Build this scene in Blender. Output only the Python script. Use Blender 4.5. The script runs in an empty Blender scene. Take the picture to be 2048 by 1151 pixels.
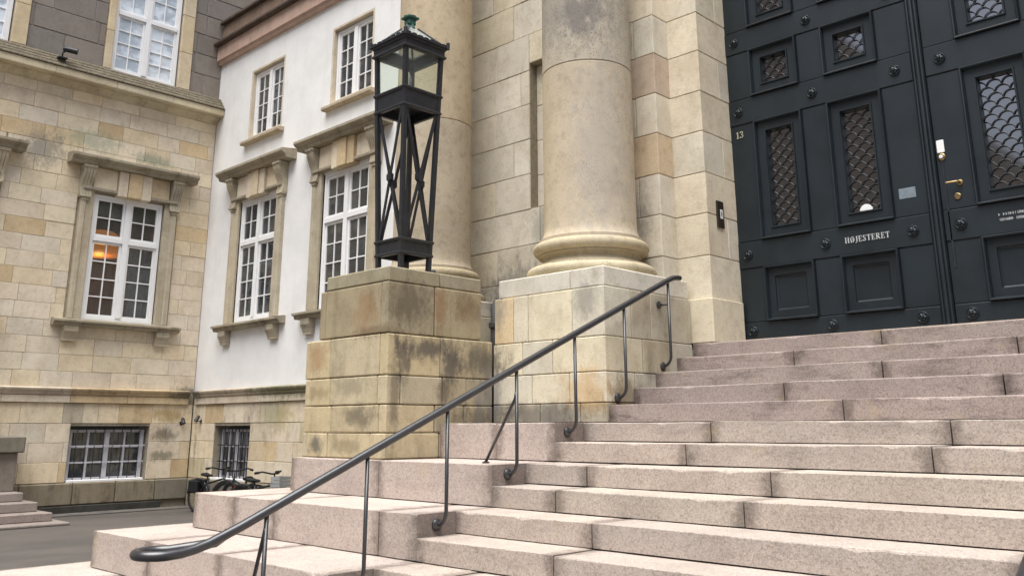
import bpy, bmesh, math, random
from mathutils import Vector, Matrix
rng = random.Random(7)
R = math.radians

# ------------------------------------------------------------------ camera
scene = bpy.context.scene
cam_d = bpy.data.cameras.new('camera')
cam = bpy.data.objects.new('camera', cam_d)
scene.collection.objects.link(cam)
scene.camera = cam
right = Vector((0.717435, 0.696620, -0.002767))
down = Vector((-0.174190, 0.175547, -0.968938))
fwd = Vector((-0.674496, 0.695632, 0.247288))
rot = Matrix((right, -down, -fwd)).transposed()
cam.matrix_world = Matrix.Translation((4.85905, -5.84274, -0.03984)) @ rot.to_4x4()
cam_d.sensor_width = 36.0
cam_d.lens = 36.0 * 1778.92 / 2048.0
cam_d.shift_y = -(575.5 - 400.61) / 2048.0
cam_d.clip_start = 0.05
cam_d.clip_end = 800.0

# ------------------------------------------------------------------ light
SUN_EL, SUN_AZ = 71.0, 158.0           # azimuth clockwise from +Y : high, behind the camera and to its right
world = bpy.data.worlds.new('World')
scene.world = world
world.use_nodes = True
wn, wl = world.node_tree.nodes, world.node_tree.links
bg = wn['Background']
sky = wn.new('ShaderNodeTexSky')
sky.sky_type = 'NISHITA'
sky.sun_disc = False
sky.sun_elevation = R(SUN_EL)
sky.sun_rotation = R(SUN_AZ)
sky.air_density = 1.0
sky.dust_density = 7.0
sky.ozone_density = 0.6
wl.new(sky.outputs[0], bg.inputs[0])
bg.inputs[1].default_value = 0.07
sun_d = bpy.data.lights.new('sun', 'SUN')
sun_d.energy = 3.0
sun_d.angle = R(60)
sun_d.color = (0.955, 0.99, 1.0)
sun = bpy.data.objects.new('sun', sun_d)
scene.collection.objects.link(sun)
a, e = R(SUN_AZ), R(SUN_EL)
sdir = Vector((math.sin(a) * math.cos(e), math.cos(a) * math.cos(e), math.sin(e)))
sun.rotation_euler = sdir.to_track_quat('Z', 'Y').to_euler()
vs = scene.view_settings
vs.view_transform = 'Standard'
vs.look = 'None'
vs.exposure = 1.02
vs.gamma = 1.0
vs.use_curve_mapping = False

# ------------------------------------------------------------------ materials
MATS = {}


class NT:
    def __init__(s, name):
        s.m = bpy.data.materials.new(name)
        s.m.use_nodes = True
        s.t = s.m.node_tree
        s.n, s.l = s.t.nodes, s.t.links
        s.b = s.n['Principled BSDF']
        MATS[name] = s.m

    def node(s, typ, **kw):
        n = s.n.new(typ)
        for k, v in kw.items():
            setattr(n, k, v)
        return n

    def set(s, sock, v):
        if hasattr(v, 'is_linked') or hasattr(v, 'links'):
            s.l.new(v, sock)
        else:
            sock.default_value = v

    def math(s, op, a, b=0.0, c=None, clamp=False):
        n = s.node('ShaderNodeMath', operation=op, use_clamp=clamp)
        s.set(n.inputs[0], a)
        s.set(n.inputs[1], b)
        if c is not None:
            s.set(n.inputs[2], c)
        return n.outputs[0]

    def mix(s, fac, a, b, blend='MIX'):
        n = s.node('ShaderNodeMix', data_type='RGBA', blend_type=blend)
        s.set(n.inputs[0], fac)
        for i, v in ((6, a), (7, b)):
            if isinstance(v, tuple) and len(v) == 3:
                v = v + (1,)
            s.set(n.inputs[i], v)
        return n.outputs[2]

    def noise(s, vec, scale, detail=3.0, rough=0.55):
        n = s.node('ShaderNodeTexNoise')
        s.l.new(vec, n.inputs['Vector'])
        n.inputs['Scale'].default_value = scale
        n.inputs['Detail'].default_value = detail
        n.inputs['Roughness'].default_value = rough
        return n.outputs['Fac']

    def ramp(s, fac, lo, hi):
        n = s.node('ShaderNodeMapRange')
        n.interpolation_type = 'SMOOTHSTEP'
        s.l.new(fac, n.inputs[0])
        n.inputs[1].default_value = lo
        n.inputs[2].default_value = hi
        return n.outputs[0]

    def vmap(s, vec, scale=(1, 1, 1), loc=(0, 0, 0)):
        n = s.node('ShaderNodeMapping')
        s.l.new(vec, n.inputs[0])
        n.inputs['Location'].default_value = loc
        n.inputs['Scale'].default_value = scale
        return n.outputs[0]

    def pos(s):
        return s.node('ShaderNodeNewGeometry').outputs['Position']

    def attr(s, name):
        return s.node('ShaderNodeAttribute', attribute_type='OBJECT', attribute_name=name).outputs['Fac']

    def bump(s, height, strength, dist):
        n = s.node('ShaderNodeBump')
        s.set(n.inputs['Height'], height)
        n.inputs['Strength'].default_value = strength
        n.inputs['Distance'].default_value = dist
        s.l.new(n.outputs[0], s.b.inputs['Normal'])

    def base(s, c):
        if isinstance(c, tuple):
            s.b.inputs['Base Color'].default_value = c + (1,) if len(c) == 3 else c
        else:
            s.l.new(c, s.b.inputs['Base Color'])

    def rough(s, v):
        s.set(s.b.inputs['Roughness'], v)


# weathering with a place of its own: (centre, radii, colour, strength)
STAINS = [
    ((-12.5, 0.30, 5.40), (0.6, 0.75, 0.26), (0.26, 0.30, 0.22), 0.6),
    ((-12.5, 1.55, 5.26), (0.6, 0.45, 0.16), (0.20, 0.24, 0.19), 0.75),
    ((-12.5, -0.55, 5.05), (0.6, 0.50, 0.42), (0.20, 0.19, 0.17), 0.7),
    ((-1.385, -0.50, 0.66), (0.30, 0.40, 0.12), (0.085, 0.075, 0.065), 0.9),
    ((-1.385, -0.22, 0.52), (0.30, 0.16, 0.22), (0.085, 0.075, 0.065), 0.9),
    ((-1.385, -0.78, 0.55), (0.30, 0.10, 0.22), (0.10, 0.085, 0.07), 0.85),
    ((-1.385, -0.88, 0.25), (0.16, 0.07, 0.45), (0.11, 0.092, 0.07), 0.7),
    ((-1.385, -0.30, 0.28), (0.30, 0.10, 0.16), (0.10, 0.08, 0.06), 0.8),
    ((-1.385, 0.16, 0.58), (0.35, 0.32, 0.20), (0.095, 0.083, 0.066), 0.85),
    ((-1.385, 0.18, 0.05), (0.35, 0.36, 0.16), (0.085, 0.075, 0.062), 0.85),
    ((-1.40, -0.72, 1.06), (0.30, 0.30, 0.24), (0.105, 0.085, 0.058), 0.8),
    ((-1.40, -0.36, 1.05), (0.30, 0.10, 0.25), (0.20, 0.105, 0.05), 0.6),
    ((-1.40, -0.02, 1.08), (0.30, 0.20, 0.16), (0.14, 0.085, 0.05), 0.65),
    ((-1.72, -0.97, 0.98), (0.24, 0.25, 0.25), (0.25, 0.15, 0.075), 0.6),
    ((-1.55, -0.97, 0.80), (0.40, 0.25, 0.07), (0.15, 0.11, 0.065), 0.7),
    ((-2.45, -0.97, 0.60), (0.20, 0.25, 0.18), (0.32, 0.19, 0.10), 0.65),
    ((-2.40, -0.97, 0.28), (0.20, 0.25, 0.08), (0.22, 0.16, 0.085), 0.6),
    ((-1.80, -0.97, 0.06), (0.30, 0.25, 0.13), (0.13, 0.115, 0.08), 0.85),
    ((-1.90, -0.97, 0.32), (0.25, 0.25, 0.10), (0.20, 0.175, 0.12), 0.6),
    ((-2.40, -0.97, -0.19), (0.14, 0.20, 0.10), (0.115, 0.108, 0.085), 0.9),
    ((-1.95, -0.97, -0.20), (0.25, 0.20, 0.07), (0.20, 0.165, 0.10), 0.6),
    ((-0.22, 0.33, 0.27), (0.36, 0.40, 0.24), (0.46, 0.27, 0.08), 0.6),
    ((0.0, 0.62, 0.20), (0.30, 0.30, 0.22), (0.16, 0.11, 0.055), 0.7),
    ((-0.75, 0.33, 0.06), (0.80, 0.25, 0.14), (0.11, 0.10, 0.09), 0.7),
    ((-0.22, 0.33, 1.10), (0.18, 0.20, 0.22), (0.20, 0.19, 0.17), 0.6),
    ((-1.36, 0.33, 0.25), (0.14, 0.30, 0.30), (0.20, 0.19, 0.18), 0.7),
    ((-1.30, 0.33, 1.05), (0.12, 0.30, 0.20), (0.20, 0.20, 0.19), 0.6),
    ((-2.45, 1.70, 1.45), (0.60, 0.50, 0.50), (0.14, 0.13, 0.115), 0.7),
    ((-0.55, 1.50, 2.00), (0.30, 0.40, 0.45), (0.17, 0.15, 0.13), 0.65),
    ((-1.95, 1.70, 2.20), (0.30, 0.30, 0.35), (0.22, 0.22, 0.19), 0.5),
    ((-9.0, 2.72, 0.62), (1.4, 0.50, 0.16), (0.12, 0.13, 0.05), 0.8),
    ((-12.45, 2.70, 0.62), (0.50, 0.45, 0.16), (0.10, 0.10, 0.08), 0.8),
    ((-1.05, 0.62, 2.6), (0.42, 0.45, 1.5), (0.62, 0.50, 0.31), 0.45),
    ((-9.4, 2.85, 0.20), (0.60, 0.40, 0.35), (0.30, 0.26, 0.10), 0.55),
    ((-12.5, 2.3, -0.15), (0.40, 0.30, 0.16), (0.15, 0.13, 0.10), 0.8),
    ((-12.5, 2.25, -0.55), (0.40, 0.28, 0.12), (0.19, 0.18, 0.12), 0.8),
    ((-12.5, 2.35, 0.22), (0.40, 0.45, 0.16), (0.38, 0.25, 0.08), 0.7),
    ((-0.62, 0.60, 4.15), (0.75, 0.75, 0.50), (0.20, 0.19, 0.175), 0.55),
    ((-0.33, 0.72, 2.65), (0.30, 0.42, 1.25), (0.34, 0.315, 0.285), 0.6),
    ((-0.46, 0.62, 4.05), (0.20, 0.50, 0.42), (0.11, 0.10, 0.10), 0.6),
]


def make_stone(name, gain=1.0, fine=70.0, mott=0.35, pits=0.0, relief=0.5, stains=True, rough=0.85, blotch=0.5):
    k = NT(name)
    oi = k.node('ShaderNodeObjectInfo')
    tc = k.node('ShaderNodeTexCoord').outputs['Object']
    off = k.node('ShaderNodeVectorMath', operation='SCALE')
    cmb = k.node('ShaderNodeCombineXYZ')
    for i in range(3):
        k.l.new(oi.outputs['Random'], cmb.inputs[i])
    k.l.new(cmb.outputs[0], off.inputs[0])
    off.inputs['Scale'].default_value = 60.0
    add = k.node('ShaderNodeVectorMath', operation='ADD')
    k.l.new(tc, add.inputs[0])
    k.l.new(off.outputs[0], add.inputs[1])
    v = add.outputs[0]
    P = k.pos()
    big = k.noise(v, 2.4, 4.0, 0.6)
    mid = k.noise(v, 11.0, 4.0, 0.65)
    fin = k.noise(v, fine, 2.0, 0.6)
    col = k.mix(1.0, oi.outputs['Color'], (gain, gain, gain), 'MULTIPLY')
    # light and dark clouding inside one stone
    c1 = k.mix(k.math('MULTIPLY', k.ramp(big, 0.42, 0.72), blotch), col, k.mix(1.0, col, (0.72, 0.66, 0.58), 'MULTIPLY'))
    c1 = k.mix(k.math('MULTIPLY', k.ramp(big, 0.55, 0.30), 0.45 * blotch), c1, k.mix(1.0, col, (1.18, 1.12, 1.0), 'MULTIPLY'))
    c2 = k.mix(k.math('MULTIPLY', k.ramp(mid, 0.48, 0.72), mott), c1, k.mix(1.0, c1, (0.62, 0.58, 0.53), 'MULTIPLY'))
    c3 = k.mix(k.math('MULTIPLY', k.ramp(fin, 0.42, 0.72), 0.36), c2, k.mix(1.0, c2, (0.62, 0.58, 0.54), 'MULTIPLY'))
    # soot and run-off streaks, in world space, strength per object
    st = k.noise(k.vmap(P, (5.0, 5.0, 0.7)), 1.0, 5.0, 0.65)
    sp = k.noise(P, 3.2, 5.0, 0.7)
    g = k.math('MULTIPLY', k.math('MULTIPLY', k.ramp(st, 0.45, 0.72), k.ramp(sp, 0.36, 0.62)), k.attr('grime'), clamp=True)
    wide = k.noise(k.vmap(P, (0.9, 0.9, 0.55)), 1.0, 4.0, 0.6)
    c3 = k.mix(k.math('MULTIPLY', k.ramp(wide, 0.40, 0.68), 0.30), c3, k.mix(1.0, c3, (0.76, 0.75, 0.74), 'MULTIPLY'))
    c4 = k.mix(g, c3, k.mix(1.0, c3, (0.36, 0.35, 0.335), 'MULTIPLY'))
    last = c4
    if stains:
        nz = k.noise(k.vmap(P, (10.0, 10.0, 6.5)), 1.0, 8.0, 0.78)
        for (ce, ra, co, s) in STAINS:
            q = k.vmap(P, (1 / ra[0], 1 / ra[1], 1 / ra[2]), (-ce[0] / ra[0], -ce[1] / ra[1], -ce[2] / ra[2]))
            ln = k.node('ShaderNodeVectorMath', operation='LENGTH')
            k.l.new(q, ln.inputs[0])
            d = k.math('ADD', ln.outputs['Value'], k.math('MULTIPLY', k.math('SUBTRACT', nz, 0.5), 3.0))
            f = k.math('MULTIPLY', k.ramp(d, 1.18, 0.25), s * 0.95)
            last = k.mix(f, last, co)
    h = k.math('ADD', k.math('MULTIPLY', mid, 0.7), k.math('MULTIPLY', fin, 0.5))
    if pits > 0:
        vo = k.node('ShaderNodeTexVoronoi')
        k.l.new(k.vmap(v, (1, 1, 0.6)), vo.inputs['Vector'])
        vo.inputs['Scale'].default_value = 55.0
        vo.inputs['Randomness'].default_value = 1.0
        where = k.math('ADD', k.math('MULTIPLY', k.ramp(k.noise(v, 3.0, 3.0, 0.6), 0.40, 0.66), 0.8), k.attr('pitted'), clamp=True)
        pit = k.math('MULTIPLY', k.ramp(vo.outputs['Distance'], 0.30, 0.12), where)
        last = k.mix(k.math('MULTIPLY', pit, pits), last, k.mix(1.0, last, (0.34, 0.30, 0.25), 'MULTIPLY'))
        h = k.math('SUBTRACT', h, k.math('MULTIPLY', pit, 1.2))
    k.base(last)
    k.rough(rough)
    k.b.inputs['Specular IOR Level'].default_value = 0.25
    k.bump(h, relief, 0.006)
    return k.m


make_stone('sandstone', gain=1.30)
make_stone('column_stone', fine=90.0, pits=0.75, mott=0.5, blotch=0.35, relief=0.4)
make_stone('dark_stone', fine=60.0, stains=False, blotch=0.35, relief=0.4)


def make_granite():
    k = NT('granite')
    oi = k.node('ShaderNodeObjectInfo')
    P = k.pos()
    col = k.mix(1.0, oi.outputs['Color'], (1.10, 1.105, 1.085), 'MULTIPLY')
    n1 = k.noise(P, 260.0, 2.0, 0.7)
    vo = k.node('ShaderNodeTexVoronoi')
    k.l.new(P, vo.inputs['Vector'])
    vo.inputs['Scale'].default_value = 210.0
    grain = k.node('ShaderNodeSeparateColor')
    k.l.new(vo.outputs['Color'], grain.inputs[0])
    c = k.mix(k.math('MULTIPLY', k.ramp(grain.outputs[0], 0.66, 0.86), 0.42), col, k.mix(1.0, col, (0.42, 0.40, 0.40), 'MULTIPLY'))
    c = k.mix(k.math('MULTIPLY', k.ramp(grain.outputs[1], 0.78, 0.86), 0.5), c, k.mix(1.0, col, (1.25, 1.22, 1.18), 'MULTIPLY'))
    vo2 = k.node('ShaderNodeTexVoronoi')
    k.l.new(P, vo2.inputs['Vector'])
    vo2.inputs['Scale'].default_value = 105.0
    g2 = k.node('ShaderNodeSeparateColor')
    k.l.new(vo2.outputs['Color'], g2.inputs[0])
    c = k.mix(k.math('MULTIPLY', k.ramp(g2.outputs[0], 0.60, 0.92), 0.42), c, k.mix(1.0, c, (0.50, 0.48, 0.47), 'MULTIPLY'))
    c = k.mix(k.math('MULTIPLY', k.ramp(g2.outputs[1], 0.60, 0.90), 0.55), c, k.mix(1.0, c, (1.22, 1.18, 1.12), 'MULTIPLY'))
    c = k.mix(k.math('MULTIPLY', k.ramp(n1, 0.50, 0.72), 0.35), c, k.mix(1.0, col, (0.60, 0.56, 0.55), 'MULTIPLY'))
    lo = k.noise(P, 1.6, 5.0, 0.65)
    c = k.mix(k.math('MULTIPLY', k.ramp(lo, 0.44, 0.72), 0.42), c, k.mix(1.0, c, (0.66, 0.63, 0.62), 'MULTIPLY'))
    # dirt that collects in runs and patches
    st = k.noise(k.vmap(P, (2.2, 2.2, 9.0)), 1.0, 6.0, 0.7)
    sp = k.noise(P, 7.0, 4.0, 0.7)
    g = k.math('MULTIPLY', k.math('ADD', k.math('MULTIPLY', k.ramp(st, 0.48, 0.72), 0.7), k.math('MULTIPLY', k.ramp(sp, 0.58, 0.80), 0.5)), k.attr('grime'), clamp=True)
    c = k.mix(g, c, k.mix(1.0, c, (0.40, 0.375, 0.385), 'MULTIPLY'))
    spots = k.ramp(k.noise(P, 16.0, 2.0, 0.5), 0.70, 0.76)
    c = k.mix(k.math('MULTIPLY', spots, 0.45), c, k.mix(1.0, c, (0.45, 0.43, 0.42), 'MULTIPLY'))
    # dirt seeping out of the upright joints: distance to the block's end, broken up by noise
    half = k.attr('half')
    sx = k.node('ShaderNodeSeparateXYZ')
    k.l.new(k.node('ShaderNodeTexCoord').outputs['Object'], sx.inputs[0])
    d = k.math('SUBTRACT', half, k.math('ABSOLUTE', sx.outputs[0]))
    d = k.math('ADD', d, k.math('MULTIPLY', k.math('SUBTRACT', k.noise(P, 11.0, 5.0, 0.7), 0.42), 0.28))
    jf = k.math('MULTIPLY', k.math('MULTIPLY', k.ramp(d, 0.15, 0.01), k.math('GREATER_THAN', half, 0.01)), 0.9)
    c = k.mix(jf, c, k.mix(1.0, c, (0.46, 0.44, 0.43), 'MULTIPLY'))
    yl = k.ramp(k.noise(P, 4.5, 3.0, 0.6), 0.60, 0.78)
    c = k.mix(k.math('MULTIPLY', yl, 0.30), c, (0.42, 0.33, 0.17))
    k.base(c)
    k.rough(0.75)
    k.b.inputs['Specular IOR Level'].default_value = 0.3
    h = k.math('ADD', k.math('MULTIPLY', n1, 0.5), k.math('MULTIPLY', grain.outputs[2], 0.25))
    k.bump(h, 0.4, 0.003)


make_granite()


def make_plain(name, col, rough=0.5, metal=0.0, spec=0.5, var=0.12, scale=8.0, relief=0.0, dirt=0.0, dirtcol=(0.1, 0.09, 0.08), tint=False):
    k = NT(name)
    P = k.pos()
    n = k.noise(P, scale, 5.0, 0.65)
    c0 = k.node('ShaderNodeRGB')
    c0.outputs[0].default_value = col + (1,)
    src = c0.outputs[0]
    if tint:
        src = k.node('ShaderNodeObjectInfo').outputs['Color']
    lo = 1.0 - var
    c = k.mix(k.ramp(n, 0.35, 0.70), src, k.mix(1.0, src, (lo, lo, lo), 'MULTIPLY'))
    if dirt > 0:
        st = k.noise(k.vmap(P, (4.0, 4.0, 0.8)), 1.0, 5.0, 0.7)
        c = k.mix(k.math('MULTIPLY', k.ramp(st, 0.50, 0.78), dirt), c, dirtcol)
    k.base(c)
    k.rough(rough)
    k.b.inputs['Metallic'].default_value = metal
    k.b.inputs['Specular IOR Level'].default_value = spec
    if relief > 0:
        k.bump(k.math('ADD', n, k.math('MULTIPLY', k.noise(P, scale * 12, 2.0, 0.6), 0.4)), relief, 0.004)
    return k


make_plain('plaster', (0.79, 0.785, 0.775), 0.9, spec=0.2, var=0.10, scale=1.6, relief=0.45, dirt=0.20, dirtcol=(0.48, 0.44, 0.40))
make_plain('terracotta_band', (0.52, 0.37, 0.30), 0.9, spec=0.2, var=0.18, scale=4.0, relief=0.2, dirt=0.35, dirtcol=(0.24, 0.16, 0.13))
make_plain('attic_dark', (0.115, 0.085, 0.07), 0.9, spec=0.2, var=0.35, scale=5.0, relief=0.2)
make_plain('mortar', (0.34, 0.30, 0.23), 0.95, spec=0.1, var=0.25, scale=14.0)
make_plain('mortar_dark', (0.32, 0.295, 0.28), 0.95, spec=0.1, var=0.25, scale=14.0)
make_plain('white_paint', (0.82, 0.82, 0.82), 0.45, spec=0.4, var=0.05, scale=3.0, dirt=0.06, dirtcol=(0.45, 0.44, 0.42))
make_plain('grey_paint', (0.52, 0.51, 0.55), 0.55, spec=0.4, var=0.12, scale=6.0)
make_plain('iron_black', (0.021, 0.023, 0.029), 0.45, spec=0.5, var=0.4, scale=20.0, relief=0.25)
make_plain('rail_paint', (0.030, 0.030, 0.033), 0.30, spec=0.8, var=0.3, scale=12.0, relief=0.05)
make_plain('copper_green', (0.045, 0.135, 0.105), 0.6, spec=0.4, var=0.5, scale=16.0, relief=0.2)
make_plain('door_paint', (0.0135, 0.0205, 0.0260), 0.42, spec=0.42, var=0.35, scale=2.2, relief=0.12, dirt=0.16, dirtcol=(0.035, 0.036, 0.034))
make_plain('brass', (0.36, 0.26, 0.13), 0.42, metal=1.0, var=0.4, scale=30.0)
make_plain('bronze_plate', (0.03, 0.022, 0.014), 0.45, spec=0.5, var=0.3, scale=10.0)
make_plain('letter_white', (0.72, 0.73, 0.73), 0.6, var=0.15, scale=60.0)
make_plain('letter_grey', (0.50, 0.52, 0.52), 0.6, var=0.35, scale=40.0)
make_plain('letter_brass', (0.42, 0.41, 0.30), 0.5, var=0.3, scale=40.0)
make_plain('notice_film', (0.20, 0.25, 0.29), 0.4, var=0.2, scale=30.0)
make_plain('notice_ink', (0.33, 0.37, 0.40), 0.5, var=0.2, scale=30.0)
make_plain('rubber', (0.012, 0.012, 0.013), 0.75, spec=0.3)
make_plain('bike_red', (0.20, 0.03, 0.03), 0.4)
make_plain('bike_frame', (0.02, 0.02, 0.022), 0.35)
make_plain('crate_grey', (0.30, 0.31, 0.31), 0.7, var=0.2)
make_plain('pipe_grey', (0.055, 0.052, 0.050), 0.6, var=0.3)
make_plain('slate_skirt', (0.185, 0.158, 0.112), 0.85, spec=0.2, var=0.5, scale=18.0, relief=0.4)
make_plain('room_wall', (0.30, 0.225, 0.15), 0.9, var=0.3, scale=1.5)
make_plain('curtain_white', (0.42, 0.43, 0.46), 0.9, var=0.25, scale=9.0)
make_plain('blind_cloth', (0.30, 0.32, 0.28), 0.9, var=0.2)
make_plain('joint_dirt', (0.055, 0.050, 0.045), 0.95, spec=0.1, var=0.4, scale=20.0)
make_plain('gutter_stone', (0.13, 0.118, 0.105), 0.9, var=0.35, scale=5.0, relief=0.3)
make_plain('grime_band', (0.060, 0.057, 0.050), 0.9, spec=0.2, var=0.4, scale=6.0, relief=0.3)

k = NT('asphalt')
P = k.pos()
c = k.mix(k.ramp(k.noise(k.vmap(P, (1.0, 0.5, 1.0)), 1.1, 6.0, 0.7), 0.38, 0.64), (0.098, 0.085, 0.074), (0.070, 0.061, 0.054))
c = k.mix(k.math('MULTIPLY', k.ramp(k.noise(P, 120.0, 2.0, 0.7), 0.45, 0.7), 0.5), c, (0.035, 0.032, 0.030))
c = k.mix(k.math('MULTIPLY', k.ramp(k.noise(P, 70.0, 2.0, 0.7), 0.60, 0.75), 0.4), c, (0.15, 0.135, 0.122))
k.base(c)
k.rough(0.9)
k.bump(k.noise(P, 120.0, 2.0, 0.7), 0.5, 0.006)

k = NT('window_glass')           # old uneven panes in front of dark rooms
P = k.pos()
k.base(k.mix(k.ramp(k.noise(P, 3.0, 2.0), 0.4, 0.65), (0.035, 0.038, 0.042), (0.085, 0.086, 0.085)))
k.rough(0.04)
k.b.inputs['Specular IOR Level'].default_value = 0.8
k.bump(k.noise(P, 2.2, 1.0), 0.10, 0.02)

k = NT('upper_glass')            # bright sky reflection painted into the panes' pale, clouded base colour
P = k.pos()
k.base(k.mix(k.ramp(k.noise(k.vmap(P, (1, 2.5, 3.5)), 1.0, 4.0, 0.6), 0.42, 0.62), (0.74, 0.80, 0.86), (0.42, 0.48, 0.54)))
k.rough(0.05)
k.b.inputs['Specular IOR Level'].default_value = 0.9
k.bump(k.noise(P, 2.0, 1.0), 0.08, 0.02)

k = NT('door_glass')
P = k.pos()
k.base((0.012, 0.011, 0.010))
k.rough(0.05)
k.b.inputs['Specular IOR Level'].default_value = 1.0
k.b.inputs['IOR'].default_value = 2.5

for nm, tr, tint, ro in (('clear_glass', 0.68, (0.93, 0.95, 0.94), 0.03), ('lantern_glass', 0.95, (0.95, 0.97, 0.95), 0.05), ('roof_glass', 0.62, (0.92, 0.94, 0.93), 0.15)):
    k = NT(nm)
    t = k.node('ShaderNodeBsdfTransparent')
    t.inputs[0].default_value = tint + (1,)
    mx = k.node('ShaderNodeMixShader')
    mx.inputs[0].default_value = tr
    k.base((0.62, 0.65, 0.62) if nm != 'clear_glass' else (0.11, 0.11, 0.105))
    k.rough(ro)
    k.l.new(k.b.outputs[0], mx.inputs[1])
    k.l.new(t.outputs[0], mx.inputs[2])
    k.l.new(mx.outputs[0], k.n['Material Output'].inputs[0])

k = NT('lamp_glow')
k.base((0.6, 0.25, 0.06))
k.b.inputs['Emission Color'].default_value = (1.0, 0.36, 0.07, 1)
k.b.inputs['Emission Strength'].default_value = 0.22

# ------------------------------------------------------------------ helpers
COL = scene.collection
WLOC = {}


def tag(o, label=None, cat=None, group=None, kind=None):
    if label: o['label'] = label
    if cat: o['category'] = cat
    if group: o['group'] = group
    if kind: o['kind'] = kind
    return o


def thing(name, loc, label, cat, group=None):
    o = bpy.data.objects.new(name, None)
    o.empty_display_size = 0.2
    COL.objects.link(o)
    o.location = loc
    WLOC[o.name] = Vector(loc)
    return tag(o, label, cat, group)


def mobj(name, verts, faces, mat, parent=None, smooth=False, color=None, grime=None, outward=False, kind=None, sharp=None):
    vs_ = [Vector(v) for v in verts]
    lo = Vector((min(v.x for v in vs_), min(v.y for v in vs_), min(v.z for v in vs_)))
    hi = Vector((max(v.x for v in vs_), max(v.y for v in vs_), max(v.z for v in vs_)))
    c = (lo + hi) / 2
    if parent is None:
        c.z = lo.z
    me = bpy.data.meshes.new(name)
    me.from_pydata([v - c for v in vs_], [], faces)
    if outward:
        bm = bmesh.new()
        bm.from_mesh(me)
        bmesh.ops.recalc_face_normals(bm, faces=bm.faces)
        bm.to_mesh(me)
        bm.free()
    if smooth:
        for p in me.polygons:
            p.use_smooth = True
        if sharp is not None:
            me.set_sharp_from_angle(angle=R(sharp))
    me.materials.append(MATS[mat])
    o = bpy.data.objects.new(name, me)
    COL.objects.link(o)
    WLOC[o.name] = c.copy()
    if parent is not None:
        o.parent = parent
        o.location = c - WLOC[parent.name]
    else:
        o.location = c
    if color is not None:
        o.color = tuple(color) + (1,)
    if grime is not None:
        o['grime'] = float(grime)
    if kind:
        o['kind'] = kind
    return o


def cbox(x0, x1, y0, y1, z0, z1, c=0.006):
    """chamfered box -> verts, faces (outward)"""
    c = min(c, 0.45 * min(x1 - x0, y1 - y0, z1 - z0))
    if c <= 1e-5:
        v = [(x, y, z) for z in (z0, z1) for y in (y0, y1) for x in (x0, x1)]
        f = [(0, 2, 3, 1), (4, 5, 7, 6), (0, 1, 5, 4), (2, 6, 7, 3), (0, 4, 6, 2), (1, 3, 7, 5)]
        return v, f
    X, Y, Z = (x0, x1), (y0, y1), (z0, z1)
    v, idx = [], {}
    for i in (0, 1):
        for j in (0, 1):
            for l in (0, 1):
                sx, sy, sz = 2 * i - 1, 2 * j - 1, 2 * l - 1
                x, y, z = X[i], Y[j], Z[l]
                idx[i, j, l, 0] = len(v); v.append((x, y - c * sy, z - c * sz))
                idx[i, j, l, 1] = len(v); v.append((x - c * sx, y, z - c * sz))
                idx[i, j, l, 2] = len(v); v.append((x - c * sx, y - c * sy, z))
    f = []
    cyc = [(0, 0), (1, 0), (1, 1), (0, 1)]
    for i in (0, 1):
        f.append(tuple(idx[i, a, b, 0] for a, b in cyc))
        f.append(tuple(idx[a, i, b, 1] for a, b in cyc))
        f.append(tuple(idx[a, b, i, 2] for a, b in cyc))
    for a in (0, 1):
        for b in (0, 1):
            f.append((idx[a, b, 0, 0], idx[a, b, 1, 0], idx[a, b, 1, 1], idx[a, b, 0, 1]))
            f.append((idx[a, 0, b, 0], idx[a, 1, b, 0], idx[a, 1, b, 2], idx[a, 0, b, 2]))
            f.append((idx[0, a, b, 1], idx[1, a, b, 1], idx[1, a, b, 2], idx[0, a, b, 2]))
            for l in (0, 1):
                f.append((idx[a, b, l, 0], idx[a, b, l, 1], idx[a, b, l, 2]))
    ctr = Vector(((x0 + x1) / 2, (y0 + y1) / 2, (z0 + z1) / 2))
    out = []
    for q in f:
        p = [Vector(v[i]) for i in q]
        n = (p[1] - p[0]).cross(p[2] - p[0])
        m = sum(p, Vector()) / len(p) - ctr
        out.append(q if n.dot(m) > 0 else tuple(reversed(q)))
    return v, out


class MB:
    """collects shapes that make ONE part"""
    def __init__(s):
        s.v, s.f = [], []

    def add(s, vf):
        b = len(s.v)
        s.v += [tuple(q) for q in vf[0]]
        s.f += [tuple(i + b for i in q) for q in vf[1]]
        return s

    def box(s, *a, c=0.0):
        return s.add(cbox(*a, c))

    def build(s, name, mat, parent=None, **kw):
        return mobj(name, s.v, s.f, mat, parent, **kw)


def box(name, mat, parent, x0, x1, y0, y1, z0, z1, c=0.006, **kw):
    v, f = cbox(x0, x1, y0, y1, z0, z1, c)
    return mobj(name, v, f, mat, parent, **kw)


class Fr:
    """a wall plane: u along it, v up, n outward"""
    def __init__(s, axis, at):
        s.axis, s.at = axis, at       # 'X+' : wall at x=at facing +X, u = y ; 'Y-' : wall at y=at facing -Y, u = x

    def ext(s, u0, u1, v0, v1, n0, n1):
        if s.axis == 'X+':
            return (s.at + n0, s.at + n1, u0, u1, v0, v1)
        return (u0, u1, s.at - n1, s.at - n0, v0, v1)

    def p(s, u, v, n):
        return Vector((s.at + n, u, v)) if s.axis == 'X+' else Vector((u, s.at - n, v))

    def cb(s, *a, c=0.006):
        return cbox(*s.ext(*a), c)


def fbox(fr, name, mat, parent, u0, u1, v0, v1, n0, n1, c=0.006, **kw):
    v, f = fr.cb(u0, u1, v0, v1, n0, n1, c=c)
    return mobj(name, v, f, mat, parent, **kw)


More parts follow.
